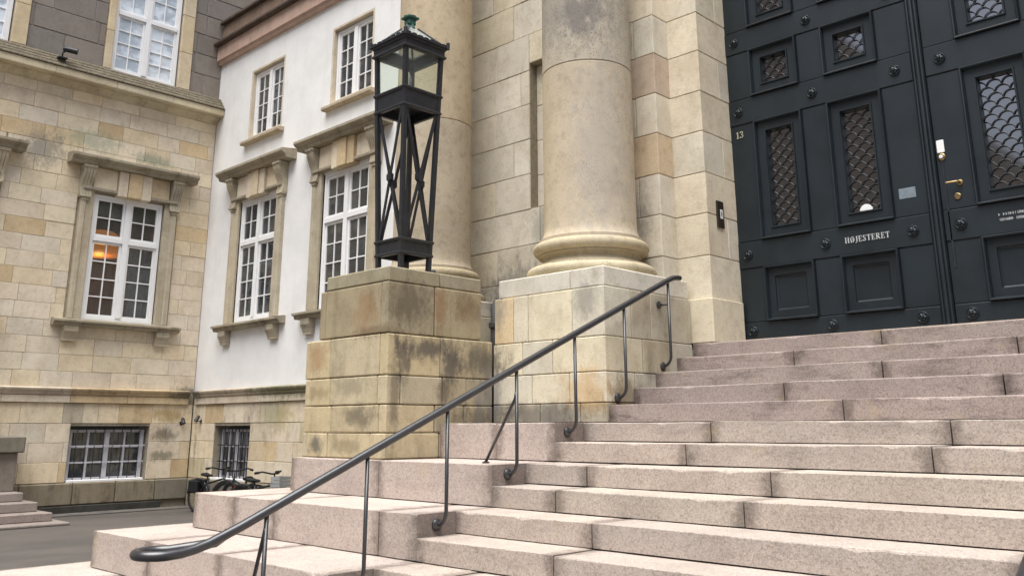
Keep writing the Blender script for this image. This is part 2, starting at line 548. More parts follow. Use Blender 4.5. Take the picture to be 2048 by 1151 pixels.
def tube(path, r, seg=12, caps=True, flat=1.0):
    P = [Vector(p) for p in path]
    n = len(P)
    T = []
    for i in range(n):
        t = (P[min(i + 1, n - 1)] - P[max(i - 1, 0)])
        T.append(t.normalized())
    up = Vector((0, 0, 1)) if abs(T[0].z) < 0.95 else Vector((1, 0, 0))
    N = (up - T[0] * up.dot(T[0])).normalized()
    v, f = [], []
    for i in range(n):
        N = (N - T[i] * N.dot(T[i])).normalized()
        Bn = T[i].cross(N)
        ri = r[i] if isinstance(r, (list, tuple)) else r
        for j in range(seg):
            a_ = 2 * math.pi * j / seg
            v.append(P[i] + N * (math.cos(a_) * ri * flat) + Bn * (math.sin(a_) * ri))
    for i in range(n - 1):
        for j in range(seg):
            a_, b_ = i * seg + j, i * seg + (j + 1) % seg
            f.append((a_, b_, b_ + seg, a_ + seg))
    if caps:
        f.append(tuple(reversed(range(seg))))
        f.append(tuple(range((n - 1) * seg, n * seg)))
    return v, f


def lathe(profile, origin, axis='Z', seg=32, lobes=0, amp=0.0):
    """profile [(r, h)] revolved round an axis through origin"""
    v, f = [], []
    o = Vector(origin)
    for (r, h) in profile:
        for j in range(seg):
            a_ = 2 * math.pi * j / seg
            rr = r * (1 + amp * math.cos(lobes * a_)) if lobes else r
            if axis == 'Z': q = Vector((math.cos(a_) * rr, math.sin(a_) * rr, h))
            elif axis == 'X': q = Vector((h, math.cos(a_) * rr, math.sin(a_) * rr))
            else: q = Vector((math.cos(a_) * rr, -h, math.sin(a_) * rr))
            v.append(o + q)
    m = len(profile)
    for i in range(m - 1):
        for j in range(seg):
            a_, b_ = i * seg + j, i * seg + (j + 1) % seg
            f.append((a_, b_, b_ + seg, a_ + seg))
    if profile[0][0] > 1e-4: f.append(tuple(reversed(range(seg))))
    if profile[-1][0] > 1e-4: f.append(tuple(range((m - 1) * seg, m * seg)))
    return v, f


def bar(p, q, w, t, up=(0, 0, 1)):
    """rectangular bar from p to q: width w across, thickness t along `up`-ish normal"""
    p, q = Vector(p), Vector(q)
    d = (q - p).normalized()
    nrm = Vector(up)
    nrm = (nrm - d * nrm.dot(d)).normalized()
    s = d.cross(nrm)
    v = []
    for b in (p, q):
        for (i, j) in ((-1, -1), (1, -1), (1, 1), (-1, 1)):
            v.append(b + s * (i * w / 2) + nrm * (j * t / 2))
    return v, [(0, 1, 2, 3), (7, 6, 5, 4), (0, 4, 5, 1), (1, 5, 6, 2), (2, 6, 7, 3), (3, 7, 4, 0)]


def ring(fr, u0, u1, v0, v1, prof, close=False):
    """mitred frame: prof = [(inset, n)] measured from the outer rectangle"""
    v, f = [], []
    for (d, n) in prof:
        for (u, w) in ((u0 + d, v0 + d), (u1 - d, v0 + d), (u1 - d, v1 - d), (u0 + d, v1 - d)):
            v.append(fr.p(u, w, n))
    for i in range(len(prof) - 1):
        for j in range(4):
            a_, b_ = i * 4 + j, i * 4 + (j + 1) % 4
            f.append((a_, b_, b_ + 4, a_ + 4))
    if close:
        m = (len(prof) - 1) * 4
        f.append((m, m + 1, m + 2, m + 3))
    return v, f


def subtract(rects, hole):
    out = []
    h0, h1, k0, k1 = hole
    for (a, b, c_, d) in rects:
        if h1 <= a or h0 >= b or k1 <= c_ or k0 >= d:
            out.append((a, b, c_, d)); continue
        if a < h0: out.append((a, h0, c_, d))
        if b > h1: out.append((h1, b, c_, d))
        a2, b2 = max(a, h0), min(b, h1)
        if c_ < k0: out.append((a2, b2, c_, k0))
        if d > k1: out.append((a2, b2, k1, d))
    return out


def wall_grid(fr, u0, u1, v0, v1, n_front, depth, holes):
    """flat wall with real openings and reveals -> verts, faces"""
    us = sorted({u0, u1} | {min(max(h[i], u0), u1) for h in holes for i in (0, 1)})
    vv = sorted({v0, v1} | {min(max(h[i], v0), v1) for h in holes for i in (2, 3)})
    V, F = [], []

    def quad(pts):
        b = len(V)
        V.extend(pts)
        F.append((b, b + 1, b + 2, b + 3))
    for i in range(len(us) - 1):
        for j in range(len(vv) - 1):
            cu, cv = (us[i] + us[i + 1]) / 2, (vv[j] + vv[j + 1]) / 2
            if any(h[0] < cu < h[1] and h[2] < cv < h[3] for h in holes):
                continue
            quad([fr.p(us[i], vv[j], n_front), fr.p(us[i + 1], vv[j], n_front), fr.p(us[i + 1], vv[j + 1], n_front), fr.p(us[i], vv[j + 1], n_front)])
    nb = n_front - depth
    for h in holes:
        a, b, c_, d = max(h[0], u0), min(h[1], u1), max(h[2], v0), min(h[3], v1)
        for (pa, pb) in (((a, c_), (b, c_)), ((b, c_), (b, d)), ((b, d), (a, d)), ((a, d), (a, c_))):
            quad([fr.p(*pa, n_front), fr.p(*pb, n_front), fr.p(*pb, nb), fr.p(*pa, nb)])
    for (pa, pb) in (((u0, v0), (u1, v0)), ((u1, v0), (u1, v1)), ((u1, v1), (u0, v1)), ((u0, v1), (u0, v0))):
        quad([fr.p(*pa, n_front), fr.p(*pb, n_front), fr.p(*pb, nb), fr.p(*pa, nb)])
    return V, F


CREAM = [(0.575, 0.505, 0.375), (0.555, 0.49, 0.385), (0.565, 0.50, 0.40), (0.595, 0.51, 0.365), (0.54, 0.49, 0.41), (0.575, 0.48, 0.335), (0.545, 0.475, 0.39), (0.555, 0.475, 0.375)]
OCHRE = [(0.50, 0.37, 0.20), (0.47, 0.37, 0.235), (0.43, 0.31, 0.16)]
DARKS = [(0.255, 0.222, 0.195), (0.23, 0.208, 0.185), (0.275, 0.240, 0.206), (0.21, 0.195, 0.178), (0.25, 0.218, 0.198)]


def stone_colour(pal, odd=None, podd=0.0, jit=0.06):
    mean = [sum(q[i] for q in pal) / len(pal) for i in range(3)]
    c = rng.choice(pal)
    t = 0.30
    if odd and rng.random() < podd:
        c, t = rng.choice(odd), 0.35
    c = tuple(a_ + (b_ - a_) * t for a_, b_ in zip(c, mean))
    k_ = 1 + rng.uniform(-jit, jit)
    return tuple(x * k_ for x in c)


def ashlar(parent, fr, u0, u1, courses, n0, n1, lens, pal, mat='sandstone', holes=(), gap=0.007, odd=None, podd=0.0,
           grime=0.25, ch=0.006, name='stone_block', cuts=None, rough_face=0.004, gfun=None):
    for i in range(len(courses) - 1):
        va, vb = courses[i], courses[i + 1]
        if cuts and i in cuts:
            us = [u0] + list(cuts[i]) + [u1]
        else:
            us = [u0]
            u = u0 + (rng.uniform(0.25, 0.85) * lens[1])
            while u < u1 - 0.14:
                us.append(u)
                u += rng.uniform(*lens)
            us.append(u1)
        for j in range(len(us) - 1):
            rs = [(us[j], us[j + 1], va, vb)]
            for h in holes:
                rs = subtract(rs, h)
            for (a_, b_, c_, d_) in rs:
                if b_ - a_ < 0.035 or d_ - c_ < 0.035:
                    continue
                dn = rng.uniform(-rough_face, rough_face)
                col = stone_colour(pal, odd, podd)
                gr = grime if gfun is None else gfun((a_ + b_) / 2, (c_ + d_) / 2)
                fbox(fr, name, mat, parent, a_ + gap / 2, b_ - gap / 2, c_ + gap / 2, d_ - gap / 2, n0, n1 + dn, c=ch, color=col, grime=gr)


# ------------------------------------------------------------------ ground
D, H = 0.35191, 0.15
GZ = -1.5
v, f = [(-160, -160, GZ), (160, -160, GZ), (160, 160, GZ), (-160, 160, GZ)], [(0, 1, 2, 3)]
tag(mobj('ground', v, f, 'asphalt'), kind='structure')

gm = MB()
for i in range(6):
    gm.box(-12.36, -11.95, 0.05 + i * 0.46, 0.05 + i * 0.46 + 0.445, GZ + 0.001, GZ + 0.02, c=0.006)
tag(gm.build('gutter', 'gutter_stone'), kind='structure')

# ------------------------------------------------------------------ left wing (sandstone below, dark stone above)
LW = Fr('X+', -12.5)
wing = thing('stone_wing', (-12.5, -2.0, GZ), 'beige sandstone wing on the left with dark stone upper storey', 'building')
WC = [1.16, -2.15]                                   # window centres along y
base_holes = [(0.53, 2.00, -0.97, 0.015)]
main_holes = [(c - 0.70, c + 0.70, 1.95, 4.36) for c in WC]
up_holes = [(c - 0.68, c + 0.70, 6.90, 9.70) for c in (1.17, -2.06)]
YL, YR = -4.2, 2.84
v, f = wall_grid(LW, YL, YR, GZ, 6.95, -0.016, 0.45, base_holes + main_holes)
mobj('backing_wall', v, f, 'mortar', wing)
v, f = wall_grid(LW, YL, 7.0, 6.95, 12.5, -0.016, 0.45, up_holes)
mobj('upper_backing', v, f, 'mortar_dark', wing)
box('far_wall', 'sandstone', wing, -13.0, -12.5, -75.0, YL, GZ, 6.6, 0.0, color=(0.46, 0.40, 0.30), grime=0.5)
box('far_upper_wall', 'dark_stone', wing, -13.0, -12.5, -75.0, YL, 6.6, 19.5, 0.0, color=(0.15, 0.125, 0.11), grime=0.3)
box('upper_top_wall', 'dark_stone', wing, -13.0, -12.5, YL, 7.0, 12.5, 19.5, 0.0, color=(0.15, 0.125, 0.11), grime=0.3)
# basement courses
ashlar(wing, LW, YL, YR, [-0.965, -0.62, -0.28, 0.06, 0.42], -0.2, 0.0, (0.45, 0.9), CREAM, holes=[(0.53, 2.00, -1.0, 0.03)], odd=OCHRE + [(0.30, 0.27, 0.21)], podd=0.2, grime=0.5, gap=0.005, ch=0.004,
       cuts={3: [-3.4, -2.7, -1.9, -1.1, -0.35, 0.37, 0.72, 1.0, 1.38, 2.02]})
# main courses
mc = [0.68 + 0.302 * i for i in range(20)]
ashlar(wing, LW, YL, YR, mc, -0.2, 0.0, (0.42, 0.80), CREAM, holes=[(c - 0.99, c + 0.99, 1.93, 4.95) for c in WC], odd=OCHRE, podd=0.07, grime=0.10, gap=0.005, ch=0.004)
# upper dark courses
uc = [6.93 + 0.46 * i for i in range(8)]
ashlar(wing, LW, YL, 6.8, uc, -0.2, 0.0, (0.7, 1.25), DARKS, 'dark_stone', holes=[(c - 0.83, c + 0.97, 6.8, 9.9) for c in (1.17, -2.06)], gap=0.014, grime=0.15, ch=0.01)
# plinth course and dark damp strip at the foot
PL = [(0.20, 0.172, 0.124), (0.175, 0.152, 0.112), (0.215, 0.18, 0.128), (0.16, 0.148, 0.12)]
ashlar(wing, LW, YL, YR, [-1.36, -0.972], -0.1, 0.055, (0.7, 1.2), PL, grime=0.9, ch=0.02, name='plinth_block')
fbox(LW, 'damp_foot', 'grime_band', wing, YL, 2.3, GZ, -1.364, -0.1, 0.10, c=0.01)
# string course
def string_course(parent, fr, u0, u1, cutlist):
    us = [u0] + cutlist + [u1]
    for j in range(len(us) - 1):
        col = stone_colour(CREAM, OCHRE, 0.25)
        fbox(fr, 'band_block', 'sandstone', parent, us[j] + .003, us[j + 1] - .003, 0.424, 0.556, -0.1, 0.045, c=0.006, color=col, grime=0.5)
        m = MB()
        prof = [(-0.1, 0.56), (0.06, 0.56), (0.075, 0.585), (0.075, 0.60), (0.11, 0.635), (0.12, 0.66), (0.12, 0.672), (0.0, 0.70), (-0.1, 0.70)]
        V = [fr.p(u, z, n) for u in (us[j] + .002, us[j + 1] - .002) for (n, z) in prof]
        k_ = len(prof)
        F = [(i, (i + 1) % k_, (i + 1) % k_ + k_, i + k_) for i in range(k_)] + [tuple(range(k_)), tuple(range(k_, 2 * k_))]
        m.add((V, F))
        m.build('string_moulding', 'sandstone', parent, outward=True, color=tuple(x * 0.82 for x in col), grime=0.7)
string_course(wing, LW, YL, 2.72, [-3.0, -1.9, -0.7, 0.45, 1.5])


def cornice_seg(parent, fr, u0, u1, prof, name, mat, **kw):
    V = [fr.p(u, z, n) for u in (u0, u1) for (n, z) in prof]
    k_ = len(prof)
    F = [(i, (i + 1) % k_, (i + 1) % k_ + k_, i + k_) for i in range(k_)] + [tuple(range(k_)), tuple(range(k_, 2 * k_))]
    return mobj(name, V, F, mat, parent, outward=True, **kw)


us = [YL, -2.9, -1.75, -0.6, 0.55, 1.7, 2.84]
for j in range(6):
    col = stone_colour([(0.50, 0.44, 0.31), (0.48, 0.43, 0.32), (0.46, 0.40, 0.29)])
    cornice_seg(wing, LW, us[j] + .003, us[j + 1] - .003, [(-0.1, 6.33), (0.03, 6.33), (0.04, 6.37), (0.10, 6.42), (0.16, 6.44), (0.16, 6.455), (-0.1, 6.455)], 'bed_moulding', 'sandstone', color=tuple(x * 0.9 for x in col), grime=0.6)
    cornice_seg(wing, LW, us[j] + .003, us[j + 1] - .003, [(-0.1, 6.458), (0.30, 6.458), (0.31, 6.475), (0.31, 6.60), (-0.1, 6.60)], 'cornice_block', 'sandstone', color=col, grime=0.2)
# slates of the weathering skirt on top of the cornice, in narrow courses
for i in range(4):
    t0, t1 = i / 4, (i + 1) / 4
    n0, n1 = 0.335 - 0.25 * t0, 0.335 - 0.25 * t1
    z0, z1 = 6.61 + 0.30 * t0, 6.61 + 0.30 * t1
    for j in range(12):
        a_ = YL + (YR - YL) * j / 12
        b_ = YL + (YR - YL) * (j + 1) / 12
        cornice_seg(wing, LW, a_ + .002, b_ - .002, [(n0 - 0.06, z0), (n0, z0), (n0, z0 + 0.02), (n1 + 0.004, z1), (n1 - 0.06, z1)], 'slate', 'slate_skirt')


# ------------------------------------------------------------------ windows
def sash(fr, win, ua, ub, va, vb, nf, cols, rows, glass, bar_m='white_paint', stile=0.045, b=0.022, skip=None):
    """one casement: frame ring is added to win by the caller; here bars and panes (sub-parts)"""
    m = MB()
    m.add(ring(fr, ua, ub, va, vb, [(0.0, nf - 0.03), (0.0, nf + 0.012), (0.004, nf + 0.016), (stile - 0.006, nf + 0.016), (stile, nf + 0.004), (stile, nf - 0.03)]))
    m.build('casement', bar_m, win, outward=False)
    ia, ib, ja, jb = ua + stile, ub - stile, va + stile, vb - stile
    cu = [ia + (ib - ia) * i / cols for i in range(cols + 1)]
    cv = [ja + (jb - ja) * i / rows for i in range(rows + 1)]
    for i in range(1, cols):
        fbox(fr, 'glazing_bar', bar_m, win, cu[i] - b / 2, cu[i] + b / 2, ja, jb, nf - 0.02, nf + 0.008, c=0.003)
    for j in range(1, rows):
        for i in range(cols):
            fbox(fr, 'glazing_bar', bar_m, win, cu[i] + (b / 2 if i else 0), cu[i + 1] - (b / 2 if i < cols - 1 else 0), cv[j] - b / 2, cv[j] + b / 2, nf - 0.02, nf + 0.006, c=0.003)
    for i in range(cols):
        for j in range(rows):
            t = rng.uniform(-0.004, 0.004)
            p0 = fr.p(cu[i] + .002, cv[j] + .002, nf - 0.012 + t)
            p1 = fr.p(cu[i + 1] - .002, cv[j] + .002, nf - 0.012 - t)
            p2 = fr.p(cu[i + 1] - .002, cv[j + 1] - .002, nf - 0.012 - t * 0.4)
            p3 = fr.p(cu[i] + .002, cv[j + 1] - .002, nf - 0.012 + t * 0.7)
            q = [p - (fr.p(0, 0, 0.004) - fr.p(0, 0, 0)) for p in (p0, p1, p2, p3)]
            mobj('pane', [p0, p1, p2, p3] + q, [(0, 1, 2, 3), (7, 6, 5, 4), (0, 4, 5, 1), (1, 5, 6, 2), (2, 6, 7, 3), (3, 7, 4, 0)], glass, win, outward=True)


def cross_window(parent, fr, c, v0, v1, vt, hw, nf, glass, rows_top=2, rows_bot=4):
    m = MB()
    ft = 0.06
    m.add(fr.cb(c - hw, c - hw + ft, v0, v1, nf - 0.09, nf + 0.03, c=0.004))
    m.add(fr.cb(c + hw - ft, c + hw, v0, v1, nf - 0.09, nf + 0.03, c=0.004))
    m.add(fr.cb(c - hw + ft, c + hw - ft, v0, v0 + ft, nf - 0.09, nf + 0.029, c=0.004))
    m.add(fr.cb(c - hw + ft, c + hw - ft, v1 - ft, v1, nf - 0.09, nf + 0.029, c=0.004))
    m.add(fr.cb(c - 0.055, c + 0.055, v0 + ft, v1 - ft, nf - 0.085, nf + 0.045, c=0.004))
    m.add(fr.cb(c - hw + ft, c - 0.055, vt - 0.045, vt + 0.045, nf - 0.085, nf + 0.05, c=0.004))
    m.add(fr.cb(c + 0.055, c + hw - ft, vt - 0.045, vt + 0.045, nf - 0.085, nf + 0.05, c=0.004))
    w = m.build('window', 'white_paint', parent)
    for (a_, b_) in ((c - hw + ft, c - 0.055), (c + 0.055, c + hw - ft)):
        sash(fr, w, a_ + .002, b_ - .002, v0 + ft + .002, vt - 0.047, nf, 2, rows_bot, glass)
        sash(fr, w, a_ + .002, b_ - .002, vt + 0.047, v1 - ft - .002, nf, 2, rows_top, glass)
    return w


def console(fr, u0, u1, v0, v1, n_top, n_bot):
    """fluted scroll bracket, deep at the top, thin at the bottom"""
    m = MB()
    prof = []
    for i in range(13):
        t = i / 12
        v_ = v1 - (v1 - v0) * t
        n = n_bot + (n_top - n_bot) * (0.5 + 0.5 * math.cos(math.pi * min(1, t * 1.15))) + 0.018 * math.sin(t * 7)
        prof.append((n, v_))
    pr = [(-0.05, v1)] + prof + [(-0.05, v0)]
    nfl = 4
    w = (u1 - u0) / nfl
    for k_ in range(nfl):
        a_, b_ = u0 + k_ * w + 0.004, u0 + (k_ + 1) * w - 0.004
        V = [fr.p(u, z, n) for u in (a_, b_) for (n, z) in pr]
        L = len(pr)
        m.add((V, [(i, (i + 1) % L, (i + 1) % L + L, i + L) for i in range(L)] + [tuple(range(L)), tuple(range(L, 2 * L))]))
    m.add(fr.cb(u0 + .003, u1 - .003, v0 + 0.02, v1 - 0.005, -0.05, n_bot - 0.012, c=0.002))
    m.add(fr.cb(u0 - 0.018, u1 + 0.018, v1 - 0.065, v1 - 0.002, -0.05, n_top + 0.035, c=0.012))
    m.add(fr.cb(u0 - 0.008, u1 + 0.008, v1 - 0.095, v1 - 0.067, -0.05, n_top + 0.012, c=0.006))
    m.add(fr.cb(u0 + 0.01, u1 - 0.01, v0 - 0.035, v0 + 0.016, -0.05, n_bot + 0.028, c=0.012))
    m.add(fr.cb(u0 + 0.045, u1 - 0.045, v0 - 0.09, v0 - 0.037, -0.05, n_bot + 0.008, c=0.015))
    return m


def grand_surround(parent, fr, c, hwf):
    """stone architrave, pediment shelf on consoles, voussoirs, sill on corbels"""
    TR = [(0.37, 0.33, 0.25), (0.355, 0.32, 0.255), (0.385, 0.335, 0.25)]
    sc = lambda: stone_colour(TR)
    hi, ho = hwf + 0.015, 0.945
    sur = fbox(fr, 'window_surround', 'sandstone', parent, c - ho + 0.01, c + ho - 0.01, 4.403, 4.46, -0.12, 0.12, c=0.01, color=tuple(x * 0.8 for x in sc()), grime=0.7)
    for s in (-1, 1):
        m = MB()
        pr_ = [(-0.12, hi), (0.045, hi), (0.055, hi + 0.01), (0.055, hi + 0.14), (0.075, hi + 0.155), (0.085, hi + 0.165), (0.085, ho - 0.01), (0.075, ho), (-0.12, ho)]
        V = [fr.p(c + s * u, z, n) for z in (1.945, 4.40) for (n, u) in pr_]
        L = len(pr_)
        m.add((V, [(i, (i + 1) % L, (i + 1) % L + L, i + L) for i in range(L)] + [tuple(range(L)), tuple(range(L, 2 * L))]))
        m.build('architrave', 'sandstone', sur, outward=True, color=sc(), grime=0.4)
    ws = [-0.76, -0.30, -0.185, 0.185, 0.30, 0.76] if False else [-0.76, -0.30, -0.11, 0.16, 0.36, 0.76]
    for i in range(5):
        mid_ = 0 < i < 4
        fbox(fr, 'voussoir', 'sandstone', sur, c + ws[i] + .004, c + ws[i + 1] - .004, 4.36 if mid_ else 4.463, 4.862, -0.1, (0.165 if i == 2 else 0.14) if mid_ else 0.085, c=0.008, color=stone_colour(CREAM, OCHRE, 0.2), grime=0.25)
    for s in (-1, 1):
        a_, b_ = sorted((c + s * 0.775, c + s * 1.0))
        console(fr, a_, b_, 4.27, 4.865, 0.20, 0.10).build('console', 'sandstone', sur, outward=True, color=sc(), grime=0.6)
    prof = [(-0.1, 4.868), (0.23, 4.868), (0.25, 4.90), (0.25, 4.925), (0.31, 4.96), (0.33, 4.985), (0.33, 5.03), (0.05, 5.07), (-0.1, 5.07)]
    xs = [c - 1.26, c - 0.4, c + 0.45, c + 1.26]
    for i in range(3):
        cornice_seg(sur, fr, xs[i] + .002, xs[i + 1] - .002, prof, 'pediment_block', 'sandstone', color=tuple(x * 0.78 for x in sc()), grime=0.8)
    prof = [(-0.1, 1.80), (0.13, 1.80), (0.15, 1.83), (0.15, 1.855), (0.20, 1.87), (0.20, 1.905), (0.06, 1.94), (-0.1, 1.94)]
    xs = [c - 1.2, c + 0.1, c + 1.2]
    for i in range(2):
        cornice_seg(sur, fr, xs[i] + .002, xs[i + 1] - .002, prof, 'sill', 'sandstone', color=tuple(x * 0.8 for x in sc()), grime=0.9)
    for s in (-1, 1):
        a_, b_ = sorted((c + s * 0.74, c + s * 1.0))
        prof = [(-0.05, 1.798), (0.14, 1.798), (0.14, 1.70), (0.10, 1.63), (0.075, 1.56), (0.075, 1.53), (-0.05, 1.53)]
        cornice_seg(sur, fr, a_, b_, prof, 'corbel', 'sandstone', color=sc(), grime=0.7)
    return sur


# lower windows of the wing
for i, c in enumerate(WC):
    grand_surround(wing, LW, c, 0.685)
    cross_window(wing, LW, c, 1.95, 4.36, 3.50, 0.68, -0.04, 'clear_glass' if i == 0 else 'window_glass')
# the room behind the lit window
rm = MB()
rx0, rx1, ry0, ry1, rz0, rz1 = -15.2, -12.97, -0.1, 2.6, 1.7, 4.7
rm.add(([(rx0, ry0, rz0), (rx1, ry0, rz0), (rx1, ry1, rz0), (rx0, ry1, rz0), (rx0, ry0, rz1), (rx1, ry0, rz1), (rx1, ry1, rz1), (rx0, ry1, rz1)],
        [(0, 1, 2, 3), (4, 5, 6, 7), (0, 3, 7, 4), (0, 1, 5, 4), (3, 2, 6, 7)]))
rm.build('room_interior', 'room_wall', wing)
v, f = [], []
for i in range(25):
    y = 1.30 + 0.55 * i / 24
    x = -12.72 + 0.018 * math.sin(i * 1.9)
    v += [(x, y, 2.0), (x, y, 3.42), (x - 0.006, y, 2.0), (x - 0.006, y, 3.42)]
for i in range(24):
    f += [(4 * i, 4 * i + 4, 4 * i + 5, 4 * i + 1), (4 * i + 2, 4 * i + 3, 4 * i + 7, 4 * i + 6)]
mobj('curtain', v, f, 'curtain_white', wing, smooth=True)
box('roller_blind', 'blind_cloth', wing, -12.76, -12.74, 0.5, 1.82, 3.98, 4.33, 0.003)
lp = thing('pendant_lamp', (-13.6, 0.98, 3.45), 'round orange lamp glowing inside the lower window of the stone wing', 'lamp')
mobj('lamp_shade', *lathe([(0.10, 3.36), (0.44, 3.38), (0.52, 3.43), (0.50, 3.60), (0.42, 3.76), (0.28, 3.86), (0.05, 3.90)], (-13.6, 1.06, 0), seg=32), 'lamp_glow', lp, smooth=True, sharp=60)
bulb = bpy.data.lights.new('lamp_bulb', 'POINT')
bulb.energy = 10.0
bulb.color = (1.0, 0.50, 0.16)
bulb.shadow_soft_size = 0.12
bo = bpy.data.objects.new('lamp_bulb', bulb)
COL.objects.link(bo)
bo.parent = lp
bo.location = (0.1, 0.08, -0.25)
mobj('cord', *tube([(-13.6, 0.98, 3.94), (-13.6, 0.98, 4.69)], 0.008, 6), 'rubber', lp)
# upper windows
for c in (1.17, -2.06):
    for (a_, b_) in ((c - 0.83, c - 0.685), (c + 0.705, c + 0.97)):
        zs = [6.93, 7.75, 8.6, 9.72]
        for j in range(3):
            fbox(LW, 'window_trim_block', 'sandstone', wing, a_ + .002, b_ - .002, zs[j] + .003, zs[j + 1] - .003, -0.2, 0.05, c=0.008, color=stone_colour([(0.50, 0.41, 0.27), (0.48, 0.41, 0.30)]), grime=0.1)
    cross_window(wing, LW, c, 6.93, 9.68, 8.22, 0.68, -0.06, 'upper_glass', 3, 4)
    fbox(LW, 'window_head', 'sandstone', wing, c - 0.83, c + 0.97, 9.723, 9.95, -0.2, 0.05, c=0.01, color=(0.46, 0.38, 0.26), grime=0.2)


def barred_window(parent, fr, u0, u1, v0, v1, nf, nbars_v, heavy):
    m = MB()
    m.add(fr.cb(u0, u0 + 0.05, v0, v1, nf - 0.05, nf + 0.02, c=0.004))
    m.add(fr.cb(u1 - 0.07, u1, v0, v1, nf - 0.05, nf + 0.02, c=0.004))
    m.add(fr.cb(u0 + 0.05, u1 - 0.07, v1 - 0.05, v1, nf - 0.05, nf + 0.019, c=0.004))
    m.add(fr.cb(u0 + 0.05, u1 - 0.07, v0, v0 + 0.03, nf - 0.05, nf + 0.019, c=0.004))
    c = (u0 + u1) / 2 - 0.01
    m.add(fr.cb(c - 0.045, c + 0.045, v0 + 0.03, v1 - 0.05, nf - 0.05, nf + 0.03, c=0.004))
    w = m.build('window', 'grey_paint', parent)
    for (a_, b_) in ((u0 + 0.05, c - 0.045), (c + 0.045, u1 - 0.07)):
        cu = (a_ + b_) / 2
        fbox(fr, 'glazing_bar', 'grey_paint', w, cu - 0.018, cu + 0.018, v0 + 0.03, v1 - 0.05, nf - 0.03, nf + 0.012, c=0.003)
        zz = [v0 + 0.03 + (v1 - v0 - 0.08) * j / 3 for j in range(4)]
        for (ua, ub) in ((a_, cu - 0.018), (cu + 0.018, b_)):
            for j in range(3):
                if j:
                    fbox(fr, 'glazing_bar', 'grey_paint', w, ua, ub, zz[j] - 0.012, zz[j] + 0.012, nf - 0.03, nf + 0.01, c=0.003)
                fbox(fr, 'pane', 'window_glass', w, ua + .001, ub - .001, zz[j] + .002, zz[j + 1] - .002, nf - 0.022, nf - 0.015, c=0.0)
    # iron bars in front
    for j in range(nbars_v):
        u = u0 + 0.03 + (u1 - u0 - 0.06) * (j + 0.5) / nbars_v
        mobj('iron_bar', *tube([fr.p(u, v0 - 0.02, nf + 0.07), fr.p(u, v1 + 0.02, nf + 0.07)], 0.011 if heavy else 0.008, 6), 'iron_black', w, smooth=True)
    for j in range(1, 3):
        z = v0 + (v1 - v0) * j / 3
        mobj('iron_bar', *bar(fr.p(u0 - 0.01, z, nf + 0.071), fr.p(u1 + 0.01, z, nf + 0.071), 0.022, 0.008, fr.p(0, 0, 1) - fr.p(0, 0, 0)), 'iron_black' if heavy else 'grey_paint', w)
    fbox(fr, 'sill', 'white_paint', w, u0 - 0.02, u1 - 0.01, v0 - 0.05, v0 - 0.002, nf - 0.06, 0.02, c=0.008)
    return w


barred_window(wing, LW, 0.58, 1.96, -0.93, -0.05, -0.16, 8, False)
for s, (a_, b_) in ((0, (0.53, 0.56)), (1, (1.97, 2.0))):
    pass

# ------------------------------------------------------------------ plastered building at the back
PW = Fr('Y-', 2.85)
white = thing('plastered_building', (-8.0, 2.85, GZ), 'white plastered building between the stone wing and the columns', 'building')
XC = [-10.47, -7.57]
wh = [(c - 0.70, c + 0.70, 1.95, 4.36) for c in XC] + [(c - 0.60, c + 0.60, 5.62, 7.16) for c in XC]
v, f = wall_grid(PW, -12.62, -3.4, 0.66, 7.78, 0.0, 0.3, wh)
mobj('plaster_wall', v, f, 'plaster', white)
v, f = wall_grid(PW, -12.62, -3.4, GZ, 0.66, -0.016, 0.3, [(-11.58, -10.26, -0.97, 0.015)])
mobj('base_backing', v, f, 'mortar', white)
ashlar(white, PW, -12.495, -4.0, [-0.965, -0.60, -0.27, 0.06, 0.42], -0.2, 0.0, (0.40, 0.80), CREAM + [(0.46, 0.44, 0.385)], holes=[(-11.58, -10.26, -1.0, 0.03)], odd=OCHRE + [(0.38, 0.33, 0.20)], podd=0.25, grime=0.85, gap=0.006)
ashlar(white, PW, -12.40, -4.0, [GZ, -0.972], -0.1, 0.06, (0.7, 1.2), PL, grime=0.9, ch=0.02, name='plinth_block')
string_course(white, PW, -12.38, -4.0, [-11.2, -10.1, -9.2, -8.2, -7.0, -5.6])
